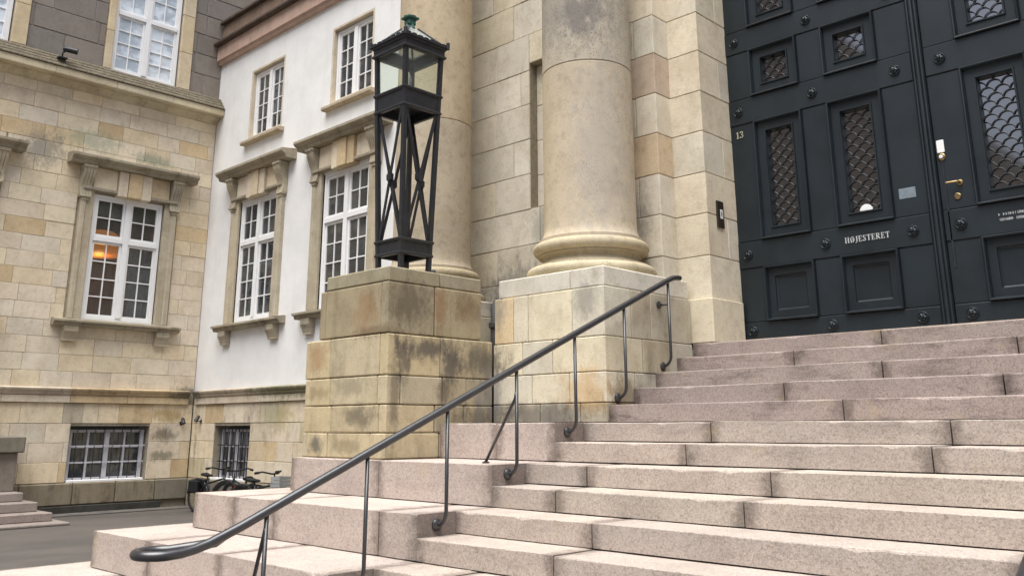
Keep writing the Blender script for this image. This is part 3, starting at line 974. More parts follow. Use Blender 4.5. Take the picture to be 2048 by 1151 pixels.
for c in XC:
    grand_surround(white, PW, c, 0.685)
    cross_window(white, PW, c, 1.95, 4.36, 3.50, 0.68, -0.04, 'window_glass')
    # upper casement window
    m = MB()
    u0, u1, v0, v1, nf = c - 0.58, c + 0.58, 5.66, 7.12, -0.10
    m.add(PW.cb(u0, u0 + 0.06, v0, v1, nf - 0.06, nf + 0.03, c=0.004))
    m.add(PW.cb(u1 - 0.06, u1, v0, v1, nf - 0.06, nf + 0.03, c=0.004))
    m.add(PW.cb(u0 + 0.06, u1 - 0.06, v0, v0 + 0.06, nf - 0.06, nf + 0.029, c=0.004))
    m.add(PW.cb(u0 + 0.06, u1 - 0.06, v1 - 0.06, v1, nf - 0.06, nf + 0.029, c=0.004))
    m.add(PW.cb(c - 0.05, c + 0.05, v0 + 0.06, v1 - 0.06, nf - 0.06, nf + 0.04, c=0.004))
    w = m.build('window', 'white_paint', white)
    for (a_, b_) in ((u0 + 0.06, c - 0.05), (c + 0.05, u1 - 0.06)):
        sash(PW, w, a_ + .002, b_ - .002, v0 + 0.062, v1 - 0.062, nf, 2, 4, 'window_glass')
    mt = MB()
    mt.add(ring(PW, c - 0.66, c + 0.66, 5.655, 7.21, [(0.025, -0.05), (0.025, 0.006), (0.065, 0.006), (0.072, 0.0), (0.072, -0.14)]))
    mt.build('window_surround', 'sandstone', white, color=(0.50, 0.44, 0.35), grime=0.2)
    prof = [(-0.05, 5.555), (0.10, 5.555), (0.12, 5.575), (0.12, 5.62), (-0.05, 5.65)]
    cornice_seg(white, PW, c - 0.74, c + 0.74, prof, 'sill', 'sandstone', color=(0.36, 0.30, 0.22), grime=0.6)
barred_window(white, PW, -11.53, -10.29, -0.93, -0.05, -0.16, 9, True)
# parapet bands
for (a_, b_) in ((-12.48, -9.6), (-9.6, -6.5), (-6.5, -3.4)):
    cornice_seg(white, PW, a_ + .002, b_ - .002, [(-0.1, 7.70), (0.07, 7.70), (0.09, 7.74), (0.09, 7.76), (0.13, 7.78), (0.13, 8.10), (-0.1, 8.10)], 'parapet_band', 'terracotta_band')
    cornice_seg(white, PW, a_ + .002, b_ - .002, [(-0.1, 8.103), (0.22, 8.103), (0.24, 8.13), (0.24, 8.17), (0.02, 8.21), (-0.1, 8.21)], 'parapet_ledge', 'attic_dark')
    fbox(PW, 'attic_block', 'sandstone', white, a_ + .004, b_ - .004, 8.213, 8.64, -0.2, 0.05, c=0.01, color=(0.20, 0.145, 0.112), grime=0.9)
    fbox(PW, 'attic_coping', 'attic_dark', white, a_ + .002, b_ - .002, 8.643, 8.72, -0.25, 0.14, c=0.015)
box('roof', 'attic_dark', white, -12.0, -3.4, 3.15, 9.0, 8.5, 8.6, 0.0)

# ------------------------------------------------------------------ portal building
portal = thing('entrance_portal', (0.5, 2.0, 0.0), 'pale sandstone entrance portal around the tall dark double door', 'building')
WALL = Fr('Y-', 1.70)
wc = [0.0, 0.40, 0.80, 1.185, 1.62, 2.05, 2.48, 2.92, 3.36, 3.81, 4.25, 4.73, 5.21, 5.69, 6.2, 6.7, 7.2, 7.7]
niche = (-2.15, -1.72, 2.50, 4.34)
v, f = wall_grid(WALL, -4.0, -0.3, 0.0, 7.8, -0.016, 0.3, [niche])
mobj('backing_wall', v, f, 'mortar', portal)
PCREAM = [(0.53, 0.475, 0.37), (0.505, 0.465, 0.38), (0.525, 0.475, 0.355), (0.50, 0.47, 0.40), (0.495, 0.445, 0.365), (0.48, 0.445, 0.38)]
ashlar(portal, WALL, -3.98, -0.9, wc, -0.2, 0.0, (0.75, 1.15), PCREAM, holes=[niche], odd=OCHRE[:2], podd=0.03, grime=0.3, gap=0.006,
       cuts={4: [-2.72, -1.9], 5: [-3.3, -2.0, -1.4], 6: [-2.75, -1.5], 7: [-3.3, -2.42], 8: [-2.72, -1.5], 9: [-3.4, -2.3], 10: [-2.72, -1.5], 11: [-2.42, -1.6], 12: [-2.8, -2.3]})
for i in range(4):
    zs = [2.503, 2.92, 3.36, 3.81, 4.337]
    fbox(WALL, 'niche_block', 'sandstone', portal, -2.147, -1.723, zs[i] + .003, zs[i + 1] - .003, -0.3, -0.13, c=0.004, color=stone_colour(PCREAM), grime=0.2)
# pilaster P1 beside the right column, jamb, jamb plinth: stones run through their depth
for i in range(3, len(wc) - 1):
    z0, z1 = wc[i] + .003, wc[i + 1] - .003
    col = stone_colour(PCREAM)
    col2 = stone_colour(PCREAM)
    if i == 8: col, col2 = (0.40, 0.325, 0.255), (0.34, 0.275, 0.22)
    if i == 6: col = (0.45, 0.36, 0.25)
    xl = -1.2
    cut = -0.42 if i % 2 else -0.52
    box('pilaster_stone', 'sandstone', portal, xl, cut - .003, 1.50, 1.99, z0, z1, 0.006, color=col2, grime=0.45)
    box('pilaster_stone', 'sandstone', portal, cut + .003, -0.16, 1.50 + rng.uniform(-.003, .003), 1.99, z0, z1, 0.006, color=col, grime=0.2)
JC = [1.19] + wc[4:]
for i in range(len(JC) - 1):
    z0, z1 = JC[i] + .003, JC[i + 1] - .003
    cut = 2.15 if i % 2 else 2.5
    box('jamb_stone', 'sandstone', portal, -0.6, 0.212 + rng.uniform(-.002, .002), 1.77, min(cut, 2.6) - .003, z0, z1, 0.006, color=stone_colour([(0.52, 0.475, 0.38), (0.51, 0.475, 0.395), (0.53, 0.47, 0.36)], OCHRE[:1], 0.03), grime=0.12)
    if cut < 2.4:
        box('jamb_stone', 'sandstone', portal, -0.6, 0.212, cut + .003, 2.6, z0, z1, 0.006, color=stone_colour(PCREAM), grime=0.1)
box('jamb_plinth', 'sandstone', portal, -0.6, 0.245, 1.715, 2.31, 0.754, 1.187, 0.008, color=(0.53, 0.48, 0.37), grime=0.12)
# the far side of the doorway (just outside the picture on the right)
for i in range(len(JC) - 1):
    box('jamb_stone', 'sandstone', portal, 4.168, 5.0, 1.77, 2.6, JC[i] + .003, JC[i + 1] - .003, 0.006, color=stone_colour(PCREAM), grime=0.12)
box('jamb_plinth', 'sandstone', portal, 4.135, 5.0, 1.715, 2.31, 0.752, 1.187, 0.008, color=(0.50, 0.45, 0.33), grime=0.12)
box('side_wall', 'sandstone', portal, 5.003, 9.0, 1.75, 2.6, GZ, 7.7, 0.0, color=(0.46, 0.41, 0.32), grime=0.2)
box('door_head', 'sandstone', portal, -0.6, 5.0, 1.78, 2.6, 7.71, 8.4, 0.01, color=(0.46, 0.41, 0.32), grime=0.2)
box('threshold', 'granite', portal, 0.25, 4.13, 2.22, 2.58, 0.752, 0.805, 0.01, color=(0.38, 0.30, 0.25), grime=0.5)

# the double door
DR = Fr('Y-', 2.35)
DM = 'door_paint'
DB, DT = 0.812, 7.70


def lattice(fr, u0, u1, v0, v1, n):
    m = MB()
    pw = (u1 - u0) / 2.35
    rh = pw * 0.50
    r = pw / 2
    rows = int((v1 - v0) / rh) + 2
    for j in range(-1, rows):
        zc = v0 + j * rh
        off = 0.0 if j % 2 else 0.5
        for i in range(-1, 4):
            uc_ = u0 + (i + off) * pw
            pts = []
            for s in range(10):
                a_ = math.pi * s / 9
                u, z = uc_ + r * math.cos(a_), zc + r * math.sin(a_)
                if u0 - 0.004 <= u <= u1 + 0.004 and v0 - 0.004 <= z <= v1 + 0.004:
                    pts.append(fr.p(u, z, n))
                else:
                    if len(pts) > 1: m.add(tube(pts, 0.0055, 5))
                    pts = []
            if len(pts) > 1: m.add(tube(pts, 0.0055, 5))
    return m


def rosette(parent, fr, u, z, n, r=0.052):
    o = fr.p(u, z, n)
    m = MB()
    m.add(lathe([(r, 0.0), (r, 0.010), (r * 0.86, 0.020), (r * 0.70, 0.014), (r * 0.55, 0.014)], o, 'Y', 24))
    m.add(lathe([(r * 0.62, 0.012), (r * 0.60, 0.024), (r * 0.35, 0.030), (r * 0.30, 0.022)], o, 'Y', 30, lobes=6, amp=0.18))
    m.add(lathe([(r * 0.30, 0.020), (r * 0.26, 0.036), (r * 0.12, 0.044), (0.0, 0.045)], o, 'Y', 12))
    return m.build('rosette', DM, parent, smooth=True, sharp=35)


def panel(parent, u0, u1, v0, v1, kind):
    m = MB()
    if kind == 'glass':
        ins = 0.125
        m.add(ring(DR, u0, u1, v0, v1, [(0.0, -0.01), (0.0, 0.034), (0.006, 0.042), (0.016, 0.040), (0.024, 0.020), (0.030, -0.004), (0.104, -0.004), (0.108, 0.010), (0.120, 0.010), (0.125, -0.002), (0.125, -0.06)]))
        o = m.build('panel_frame', DM, parent)
        fbox(DR, 'pane', 'door_glass', parent, u0 + ins - .002, u1 - ins + .002, v0 + ins - .002, v1 - ins + .002, -0.066, -0.056, c=0.0)
        lattice(DR, u0 + ins, u1 - ins, v0 + ins, v1 - ins, -0.042).build('lattice', 'iron_black', parent, smooth=True)
    else:
        m.add(ring(DR, u0, u1, v0, v1, [(0.0, -0.01), (0.0, 0.034), (0.006, 0.042), (0.016, 0.040), (0.024, 0.020), (0.030, -0.004), (0.100, -0.004), (0.104, -0.018), (0.118, -0.030), (0.122, -0.030)], close=True))
        m.build('panel_frame', DM, parent)


ROWS = [(0.985, 1.535, 'flat'), (1.815, 3.085, 'glass'), (3.37, 3.90, 'glass'), (4.16, 5.45, 'glass'), (5.75, 6.3, 'glass')]
for side in (0, 1):
    leaf_cols = [(0.49, 1.025), (1.295, 1.835)] if side == 0 else [(4.38 - 1.835, 4.38 - 1.295), (4.38 - 1.025, 4.38 - 0.49)]
    ua, ub = (0.13, 2.145) if side == 0 else (2.255, 4.25)
    leaf = MB()
    holes = [(a_ + 0.12, b_ - 0.12, r0 + 0.12, r1 - 0.12) for (a_, b_) in leaf_cols for (r0, r1, kd) in ROWS if kd == 'glass']
    holes += [(a_ + 0.08, b_ - 0.08, r0 + 0.08, r1 - 0.08) for (a_, b_) in leaf_cols for (r0, r1, kd) in ROWS if kd == 'flat']
    leaf.add(wall_grid(DR, ua, ub, DB, DT, -0.006, 0.055, holes))
    leaf.add(cbox(ua, ub, 2.418, 2.44, DB, DT, 0.0))
    lf = leaf.build('door_leaf', DM, portal)
    for (a_, b_) in leaf_cols:
        for (r0, r1, kd) in ROWS:
            panel(lf, a_, b_, r0, r1, kd)
    # raised rails between the rows, and stile fields beside the panels
    edges = [DB] + [x for r in ROWS for x in r[:2]] + [DT]
    for i in range(0, len(edges), 2):
        z0, z1 = edges[i] + 0.004, edges[i + 1] - 0.004
        fbox(DR, 'rail', DM, lf, ua + .002, ub - .002, z0, z1, -0.02, 0.012, c=0.005)
        zc = (edges[i] + edges[i + 1]) / 2 if i else 0.895
        rs = ([0.32, 1.155, 1.985] if side == 0 else [2.395, 3.225, 4.06])
        for u in rs:
            rosette(lf, DR, u, zc, 0.012)
    st = [(ua + .002, leaf_cols[0][0] - .006), (leaf_cols[0][1] + .006, leaf_cols[1][0] - .006), (leaf_cols[1][1] + .006, ub - .002)]
    for (a_, b_) in st:
        for (r0, r1, kd) in ROWS:
            fbox(DR, 'stile', DM, lf, a_, b_, r0 + .003, r1 - .003, -0.02, 0.004, c=0.004)
ast = MB()
ast.add(DR.cb(2.148, 2.252, DB, DT, -0.05, 0.028, c=0.004))
for u, r in ((2.165, 0.013), (2.20, 0.020), (2.235, 0.013)):
    ast.add(tube([DR.p(u, DB, 0.028), DR.p(u, DT, 0.028)], r, 10))
ast.build('astragal', DM, portal, smooth=True, sharp=40)

# ------------------------------------------------------------------ small things on the door and jamb
def plain_thing(name, m, mat, label, cat, **kw):
    return tag(m.build(name, mat, None, **kw), label, cat)


GLY = {   # serif capitals as strokes in a 1-high em: (x0,y0,x1,y1,width)
    'H': (0.80, [(.16, 0, .16, 1, .17), (.64, 0, .64, 1, .17), (.16, .5, .64, .5, .07), (.02, .03, .30, .03, .06), (.02, .97, .30, .97, .06), (.50, .03, .78, .03, .06), (.50, .97, .78, .97, .06)]),
    'E': (0.66, [(.16, 0, .16, 1, .17), (.02, .03, .60, .03, .07), (.02, .97, .58, .97, .07), (.16, .5, .44, .5, .07), (.59, 0, .59, .24, .07), (.57, .76, .57, 1, .07), (.44, .38, .44, .62, .06)]),
    'J': (0.46, [(.28, .10, .28, 1, .17), (.12, .97, .44, .97, .06), (.28, .10, .16, -.10, .12), (.16, -.10, .02, -.12, .10)]),
    'T': (0.72, [(.36, 0, .36, 1, .17), (.04, .97, .68, .97, .07), (.06, .74, .06, 1, .07), (.66, .74, .66, 1, .07), (.22, .03, .50, .03, .06)]),
    'R': (0.76, [(.16, 0, .16, 1, .17), (.02, .03, .30, .03, .06), (.02, .97, .40, .97, .07), (.40, .97, .54, .86, .14), (.54, .90, .54, .64, .16), (.54, .64, .40, .52, .14), (.40, .50, .16, .50, .07), (.36, .50, .66, .03, .17), (.58, .03, .76, .03, .06)]),
    'S': (0.58, [(.48, .72, .48, 1, .06), (.46, .88, .30, .97, .09), (.30, .97, .12, .88, .12), (.12, .90, .12, .70, .14), (.12, .68, .46, .36, .18), (.46, .36, .46, .14, .15), (.46, .14, .28, .03, .12), (.28, .03, .08, .14, .09), (.07, 0, .07, .28, .06)]),
    'Ø': (0.84, [(.15, .30, .15, .70, .17), (.69, .30, .69, .70, .17), (.15, .68, .30, .93, .14), (.30, .96, .54, .96, .07), (.54, .93, .69, .68, .14), (.15, .32, .30, .07, .14), (.30, .04, .54, .04, .07), (.54, .07, .69, .32, .14), (.16, -.06, .68, 1.06, .06)]),
    '1': (0.50, [(.28, 0, .28, 1, .18), (.28, .98, .10, .82, .12), (.08, .03, .48, .03, .07)]),
    '3': (0.62, [(.08, .80, .18, .96, .13), (.18, .96, .40, .96, .10), (.40, .96, .50, .82, .16), (.50, .84, .50, .66, .16), (.50, .66, .28, .53, .11), (.28, .53, .54, .38, .12), (.54, .40, .54, .18, .17), (.54, .18, .38, .04, .14), (.38, .04, .18, .04, .10), (.18, .04, .06, .20, .14)]),
}


def letters(fr, text, u0, v0, h, n, width=None):
    m = MB()
    tot = sum(GLY[c][0] + 0.10 for c in text) - 0.10
    k_ = (width / (tot * h)) if width else 1.0
    u = u0
    nrm = fr.p(0, 0, 1) - fr.p(0, 0, 0)
    for c in text:
        w, strokes = GLY[c]
        for i, (x0, y0, x1, y1, t) in enumerate(strokes):
            p = fr.p(u + x0 * h * k_, v0 + y0 * h, n + 0.0004 * i)
            q = fr.p(u + x1 * h * k_, v0 + y1 * h, n + 0.0004 * i)
            m.add(bar(p, q, t * h, 0.004, nrm))
        u += (w + 0.10) * h * k_
    return m


plain_thing('door_sign', letters(DR, 'HØJESTERET', 1.35, 1.648, 0.056, 0.0155, 0.425), 'letter_grey', 'white serif lettering HØJESTERET on the left door leaf', 'sign')
plain_thing('house_number', letters(DR, '13', 0.272, 2.942, 0.072, 0.0085), 'letter_brass', 'pale house number 13 on the left edge of the door', 'sign')
r2 = random.Random(3)


def glyph_rows(fr, u0, v0, rows, h, gap_v, width, n):
    m = MB()
    for i in range(rows):
        z = v0 - i * gap_v
        u = u0 + (0.006 if i else 0)
        end = u0 + width * r2.uniform(0.8, 1.0)
        while u < end:
            w = h * r2.uniform(0.35, 0.75)
            if r2.random() < 0.16:
                u += h * 0.7; continue
            m.add(fr.cb(u, u + w * 0.28, z, z + h, n, n + 0.002, c=0.0))
            if r2.random() < 0.7: m.add(fr.cb(u + w * 0.28, u + w, z + h * r2.choice((0, .42, .8)), z + h * 1.0 - h * 0.0 if False else z + h * r2.choice((0, .42, .8)) + h * 0.2, n, n + 0.0015, c=0.0)) if False else m.add(fr.cb(u + w * 0.28, u + w * 0.9, z + h * 0.4, z + h * 0.6, n, n + 0.0015, c=0.0))
            if r2.random() < 0.6: m.add(fr.cb(u + w * 0.72, u + w, z, z + h, n, n + 0.0017, c=0.0))
            u += w + h * 0.22
    return m


plain_thing('door_notice', glyph_rows(DR, 2.70, 1.692, 2, 0.024, 0.045, 0.52, 0.0125), 'letter_grey', 'two lines of small white lettering on the right door leaf', 'sign')
nt = thing('notice_sticker', DR.p(1.97, 1.97, 0.004), 'small grey blue notice on the door stile above the middle rosette', 'sign')
DRf = DR
fbox(DR, 'film', 'notice_film', nt, 1.895, 2.045, 1.985, 2.082, 0.0045, 0.0062, c=0.0)
glyph_rows(DR, 1.900, 2.065, 5, 0.010, 0.0185, 0.14, 0.0064).build('print', 'notice_ink', nt)
# half round white paper behind the bottom of the pane
m = MB()
pts = [DR.p(1.565 + 0.062 * math.cos(math.pi * i / 16), 1.945 + 0.062 * math.sin(math.pi * i / 16), -0.034) for i in range(17)]
q = [p + Vector((0, 0.003, 0)) for p in pts]
m.add((pts + q, [tuple(range(17)), tuple(reversed(range(17, 34)))] + [(i, i + 1, i + 18, i + 17) for i in range(16)] + [(16, 0, 17, 33)]))
plain_thing('paper_disc', m, 'white_paint', 'white half disc at the foot of the second tall door pane', 'sticker')
db = thing('doorbell', DR.p(2.30, 2.38, 0.004), 'brass doorbell under a white name card on the right door leaf', 'doorbell')
fbox(DR, 'name_card', 'white_paint', db, 2.272, 2.336, 2.345, 2.462, 0.0, 0.012, c=0.003)
mobj('bell_plate', *lathe([(0.034, 0.004), (0.034, 0.012), (0.026, 0.018), (0.0, 0.018)], DR.p(2.304, 2.305, 0), 'Y', 20), 'brass', db, smooth=True, sharp=35)
mobj('push_button', *lathe([(0.017, 0.016), (0.016, 0.026), (0.0, 0.028)], DR.p(2.304, 2.305, 0), 'Y', 16), 'letter_white', db, smooth=True, sharp=35)
fbox(DR, 'cable_strip', 'iron_black', db, 2.296, 2.312, 1.30, 2.265, 0.0045, 0.012, c=0.003)
hm = MB()
hm.add(tube([DR.p(2.428, 2.045, 0.004), DR.p(2.428, 2.045, 0.05), DR.p(2.415, 2.046, 0.062), DR.p(2.33, 2.046, 0.062)], 0.010, 10))
hm.add(lathe([(0.026, 0.004), (0.026, 0.010), (0.014, 0.014)], DR.p(2.428, 2.045, 0), 'Y', 18))
hm.build('handle', 'brass', lf, smooth=True, sharp=40)
mobj('keyhole_plate', *lathe([(0.030, 0.004), (0.030, 0.012), (0.022, 0.018), (0.0, 0.018)], DR.p(2.395, 1.925, 0), 'Y', 20), 'brass', lf, smooth=True, sharp=35)

ip = thing('intercom_panel', (0.214, 2.0, 1.93), 'dark bronze panel with a small white card on the stone jamb', 'intercom')
box('panel_plate', 'bronze_plate', ip, 0.215, 0.232, 1.935, 2.062, 1.925, 2.205, 0.004)
box('card', 'letter_white', ip, 0.2325, 0.236, 1.985, 2.035, 2.02, 2.115, 0.001)
box('card_text', 'pipe_grey', ip, 0.2365, 0.2375, 2.0, 2.013, 2.045, 2.09, 0.0)

# ------------------------------------------------------------------ columns with their plinths
def column(name, cx, label):
    t = thing(name, (cx, 1.03, 0.0), label, 'column', 'round columns beside the entrance')
    x0, x1 = cx - 0.695, cx + 0.70
    if cx > -2: x0, x1 = -1.388, 0.0
    YF, YB = 0.33, 1.705
    G1 = [(0.50, 0.465, 0.365), (0.515, 0.475, 0.37), (0.485, 0.46, 0.385), (0.505, 0.455, 0.335)]
    courses = [(0.0, 0.17, 0.0, [-0.78, -0.3], 0.5, 1.2), (0.17, 0.435, 0.0, [-0.88, -0.42], 0.42, 0.25), (0.435, 0.742, 0.0, [-1.0, -0.62], 0.55, 0.25), (0.742, 1.185, 0.012, [-1.12, -0.93, -0.38], 0.40, 0.2)]
    for (z0, z1, ins, cuts, dep, gr) in courses:
        us = [x0 + ins] + [x1 + c_ for c_ in cuts] + [x1 - ins * 0.3]
        for j in range(len(us) - 1):
            col = stone_colour(G1, OCHRE, 0.1)
            if z0 == 0.0: col = tuple(x_ * 0.62 for x_ in col)
            box('plinth_block', 'sandstone', t, us[j] + .003, us[j + 1] - .003, YF + ins * 0.5 + rng.uniform(-.002, .002), YF + dep - .003, z0 + .003, z1 - .003, 0.007, color=col, grime=gr)
        ys = [YF + dep, YF + dep + 0.42, YB]
        if z0 > 0.7: ys = [YF + dep, YF + dep + 0.30, YB]
        for j in range(2):
            if ys[j + 1] - ys[j] > 0.05:
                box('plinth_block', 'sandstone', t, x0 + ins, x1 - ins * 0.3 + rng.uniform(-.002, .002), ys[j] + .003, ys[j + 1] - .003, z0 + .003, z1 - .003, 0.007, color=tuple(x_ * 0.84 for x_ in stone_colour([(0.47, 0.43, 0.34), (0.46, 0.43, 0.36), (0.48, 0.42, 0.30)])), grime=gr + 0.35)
    for (a_, b_) in ((x0 + 0.05, x0 + 0.02 + 0.95), (x0 + 0.976, x1 - 0.016)):
        box('plinth_cap', 'sandstone', t, a_, b_, 0.352, 1.70, 1.188, 1.366, 0.010, color=stone_colour([(0.50, 0.47, 0.40), (0.47, 0.45, 0.395)]), grime=0.25)
    # attic base: two tori and a scotia, in two stones each
    def torus_prof(r_out, z0, z1, r_in):
        rr = (z1 - z0) / 2
        zc = (z0 + z1) / 2
        return [(r_in, z0)] + [(r_out - rr + rr * math.cos(a_), zc + rr * math.sin(a_)) for a_ in [-math.pi / 2 + math.pi * i / 12 for i in range(13)]] + [(r_in, z1)]
    o = (cx, 1.03, 0)
    mobj('base_torus', *lathe(torus_prof(0.648, 1.369, 1.482, 0.3), o, seg=72), 'column_stone', t, smooth=True, sharp=40, color=(0.52, 0.455, 0.32), grime=0.15)
    mobj('base_scotia', *lathe([(0.3, 1.484), (0.582, 1.484), (0.582, 1.499), (0.545, 1.504), (0.505, 1.522), (0.484, 1.548), (0.482, 1.572), (0.498, 1.594), (0.532, 1.600), (0.532, 1.613), (0.3, 1.613)], o, seg=72), 'column_stone', t, smooth=True, sharp=30, color=(0.50, 0.43, 0.30), grime=0.3)
    mobj('base_torus', *lathe(torus_prof(0.583, 1.615, 1.735, 0.3), o, seg=72), 'column_stone', t, smooth=True, sharp=40, color=(0.49, 0.42, 0.29), grime=0.25)
    joints = [1.737, 3.55, 5.27, 6.7, 7.9]
    rr = lambda z: 0.468 - 0.006 * max(0, (z - 3.5)) / 1.5
    for i in range(4):
        z0, z1 = joints[i] + (0.0 if i == 0 else .003), joints[i + 1] - .003
        if i == 0:
            prof = [(0.2, z0), (0.520, z0), (0.520, z0 + 0.032), (0.500, z0 + 0.040), (0.482, z0 + 0.075), (0.472, z0 + 0.12), (0.468, z0 + 0.20)]
        else:
            prof = [(0.2, z0), (rr(z0) - 0.005, z0), (rr(z0), z0 + 0.006)]
        prof += [(rr(z0 + (z1 - z0) * s), z0 + (z1 - z0) * s) for s in (0.3, 0.6, 0.9)]
        prof += [(rr(z1), z1 - 0.006), (rr(z1) - 0.005, z1), (0.2, z1)]
        col = [(0.52, 0.445, 0.335), (0.475, 0.425, 0.34), (0.49, 0.43, 0.33), (0.48, 0.42, 0.32)][i]
        if cx < -2: col = [(0.47, 0.405, 0.31), (0.49, 0.405, 0.285), (0.49, 0.41, 0.29), (0.48, 0.42, 0.32)][i]
        dr_ = mobj('shaft_drum', *lathe(prof, o, seg=72), 'column_stone', t, smooth=True, sharp=30, color=col, grime=0.25)
        dr_['pitted'] = 0.9 if (i == 1 and cx > -2) else 0.0
    return t


column('stone_column', -0.70, 'round stone column nearest the door with its moulded base in full view')
column('stone_column', -3.15, 'round stone column standing behind the black lantern')

# ------------------------------------------------------------------ lantern pedestal
ped = thing('lantern_pedestal', (-1.9, -0.4, -0.3), 'weathered yellow stone pedestal stepped in two widths under the black lantern', 'pedestal')
PC = [(0.26, 0.218, 0.145), (0.29, 0.245, 0.16), (0.245, 0.215, 0.15), (0.28, 0.235, 0.145), (0.27, 0.24, 0.178)]
PF = -0.97
for (z0, z1, xa, xb, cuts, dep, ycuts, yb, gr) in [
        (-0.3, -0.08, -2.645, -1.385, [-2.57, -2.24, -1.60], 0.62, [], 0.325, 0.5),
        (-0.08, 0.16, -2.64, -1.385, [-2.20, -1.49], 0.56, [-0.05], 0.325, 0.5),
        (0.16, 0.41, -2.64, -1.385, [-2.54, -2.23, -1.52], 0.16, [-0.32, -0.02], 0.325, 0.4),
        (0.41, 0.772, -2.655, -1.385, [-2.25, -1.50], 0.62, [], 0.325, 0.5),
        (0.775, 1.235, -2.455, -1.398, [-2.36, -1.50], 0.55, [], 0.18, 0.35)]:
    us = [xa] + cuts + [xb]
    for j in range(len(us) - 1):
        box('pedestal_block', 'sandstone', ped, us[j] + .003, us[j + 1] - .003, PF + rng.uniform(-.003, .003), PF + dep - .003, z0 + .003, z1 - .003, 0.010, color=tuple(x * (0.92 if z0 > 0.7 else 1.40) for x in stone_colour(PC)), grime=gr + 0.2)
    ys = [PF + dep] + ycuts + [yb]
    for j in range(len(ys) - 1):
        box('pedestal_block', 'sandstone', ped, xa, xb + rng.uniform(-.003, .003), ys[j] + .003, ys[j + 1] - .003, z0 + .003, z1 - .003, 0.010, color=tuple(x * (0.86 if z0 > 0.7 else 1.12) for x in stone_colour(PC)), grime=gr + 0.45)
for (a_, b_) in ((-0.966, -0.36), (-0.354, 0.175)):
    box('pedestal_cap', 'sandstone', ped, -2.365, -1.402, a_, b_, 1.238, 1.37, 0.010, color=stone_colour([(0.26, 0.235, 0.165), (0.25, 0.225, 0.165)]), grime=0.5)
mobj('anchor_bolt', *lathe([(0.022, 1.37), (0.022, 1.39), (0.012, 1.40), (0.0, 1.402)], (-1.43, -0.42, 0), seg=10), 'pipe_grey', ped)

# ------------------------------------------------------------------ drainpipe in the gap behind the pedestal
dp = thing('drainpipe', (-2.30, 1.30, 0.0), 'dark drainpipe in the gap between pedestal and column plinth', 'drainpipe')
mobj('pipe', *tube([(-2.28, 1.25, 0.0), (-2.28, 1.25, 1.30), (-2.28, 1.40, 1.42), (-2.28, 1.62, 1.46)], 0.06, 12), 'pipe_grey', dp, smooth=True)
mobj('pipe_collar', *lathe([(0.061, 1.04), (0.08, 1.05), (0.08, 1.10), (0.061, 1.11)], (-2.28, 1.25, 0), seg=14), 'pipe_grey', dp)
mobj('pipe_bracket', *bar((-2.28, 1.31, 1.075), (-2.28, 1.69, 1.075), 0.04, 0.02), 'pipe_grey', dp)

# ------------------------------------------------------------------ lantern
LX, LY = -1.894, -0.409
lan = thing('street_lantern', (LX, LY, 1.37), 'tall square black iron lantern with crossed braces on the stone pedestal', 'lantern')
hs = lambda z: 0.192 + (0.249 - 0.192) * (z - 1.4) / 2.1
IM = 'iron_black'
CR = [(-1, -1), (1, -1), (1, 1), (-1, 1)]
for (sx, sy) in CR:
    V = []
    for z in (1.372, 3.76):
        s = hs(z)
        for (i, j) in ((0, 0), (1, 0), (1, 1), (0, 1)):
            V.append((LX + sx * (s - 0.042 * i), LY + sy * (s - 0.042 * j), z))
    mobj('leg', V, [(0, 1, 2, 3), (4, 5, 6, 7), (0, 1, 5, 4), (1, 2, 6, 5), (2, 3, 7, 6), (3, 0, 4, 7)], IM, lan, outward=True)


def tray(z0, z1, name, out=0.0, floor=True):
    m = MB()
    for (pr) in ([(0, z0)],):
        pass
    prof = [(-0.030, z0), (out + 0.004, z0), (out + 0.010, z0 + 0.012), (out + 0.004, z0 + 0.03), (out - 0.006, z0 + 0.034), (out - 0.006, z1 - 0.034), (out + 0.004, z1 - 0.03), (out + 0.012, z1 - 0.012), (out + 0.008, z1), (-0.030, z1)]
    V, F = [], []
    for (d, z) in prof:
        s = hs(z) + d
        for (sx, sy) in CR:
            V.append((LX + sx * s, LY + sy * s, z))
    L = len(prof)
    for i in range(L):
        for j in range(4):
            a_, b_ = i * 4 + j, i * 4 + (j + 1) % 4
            k2 = (i + 1) % L
            F.append((a_, b_, k2 * 4 + (j + 1) % 4, k2 * 4 + j))
    m.add((V, F))
    if floor:
        s = hs(z0) - 0.02
        m.add(cbox(LX - s, LX + s, LY - s, LY + s, (z0 + z1) / 2 - 0.01, (z0 + z1) / 2 + 0.01, 0.0))
    return m.build(name, IM, lan, outward=True)


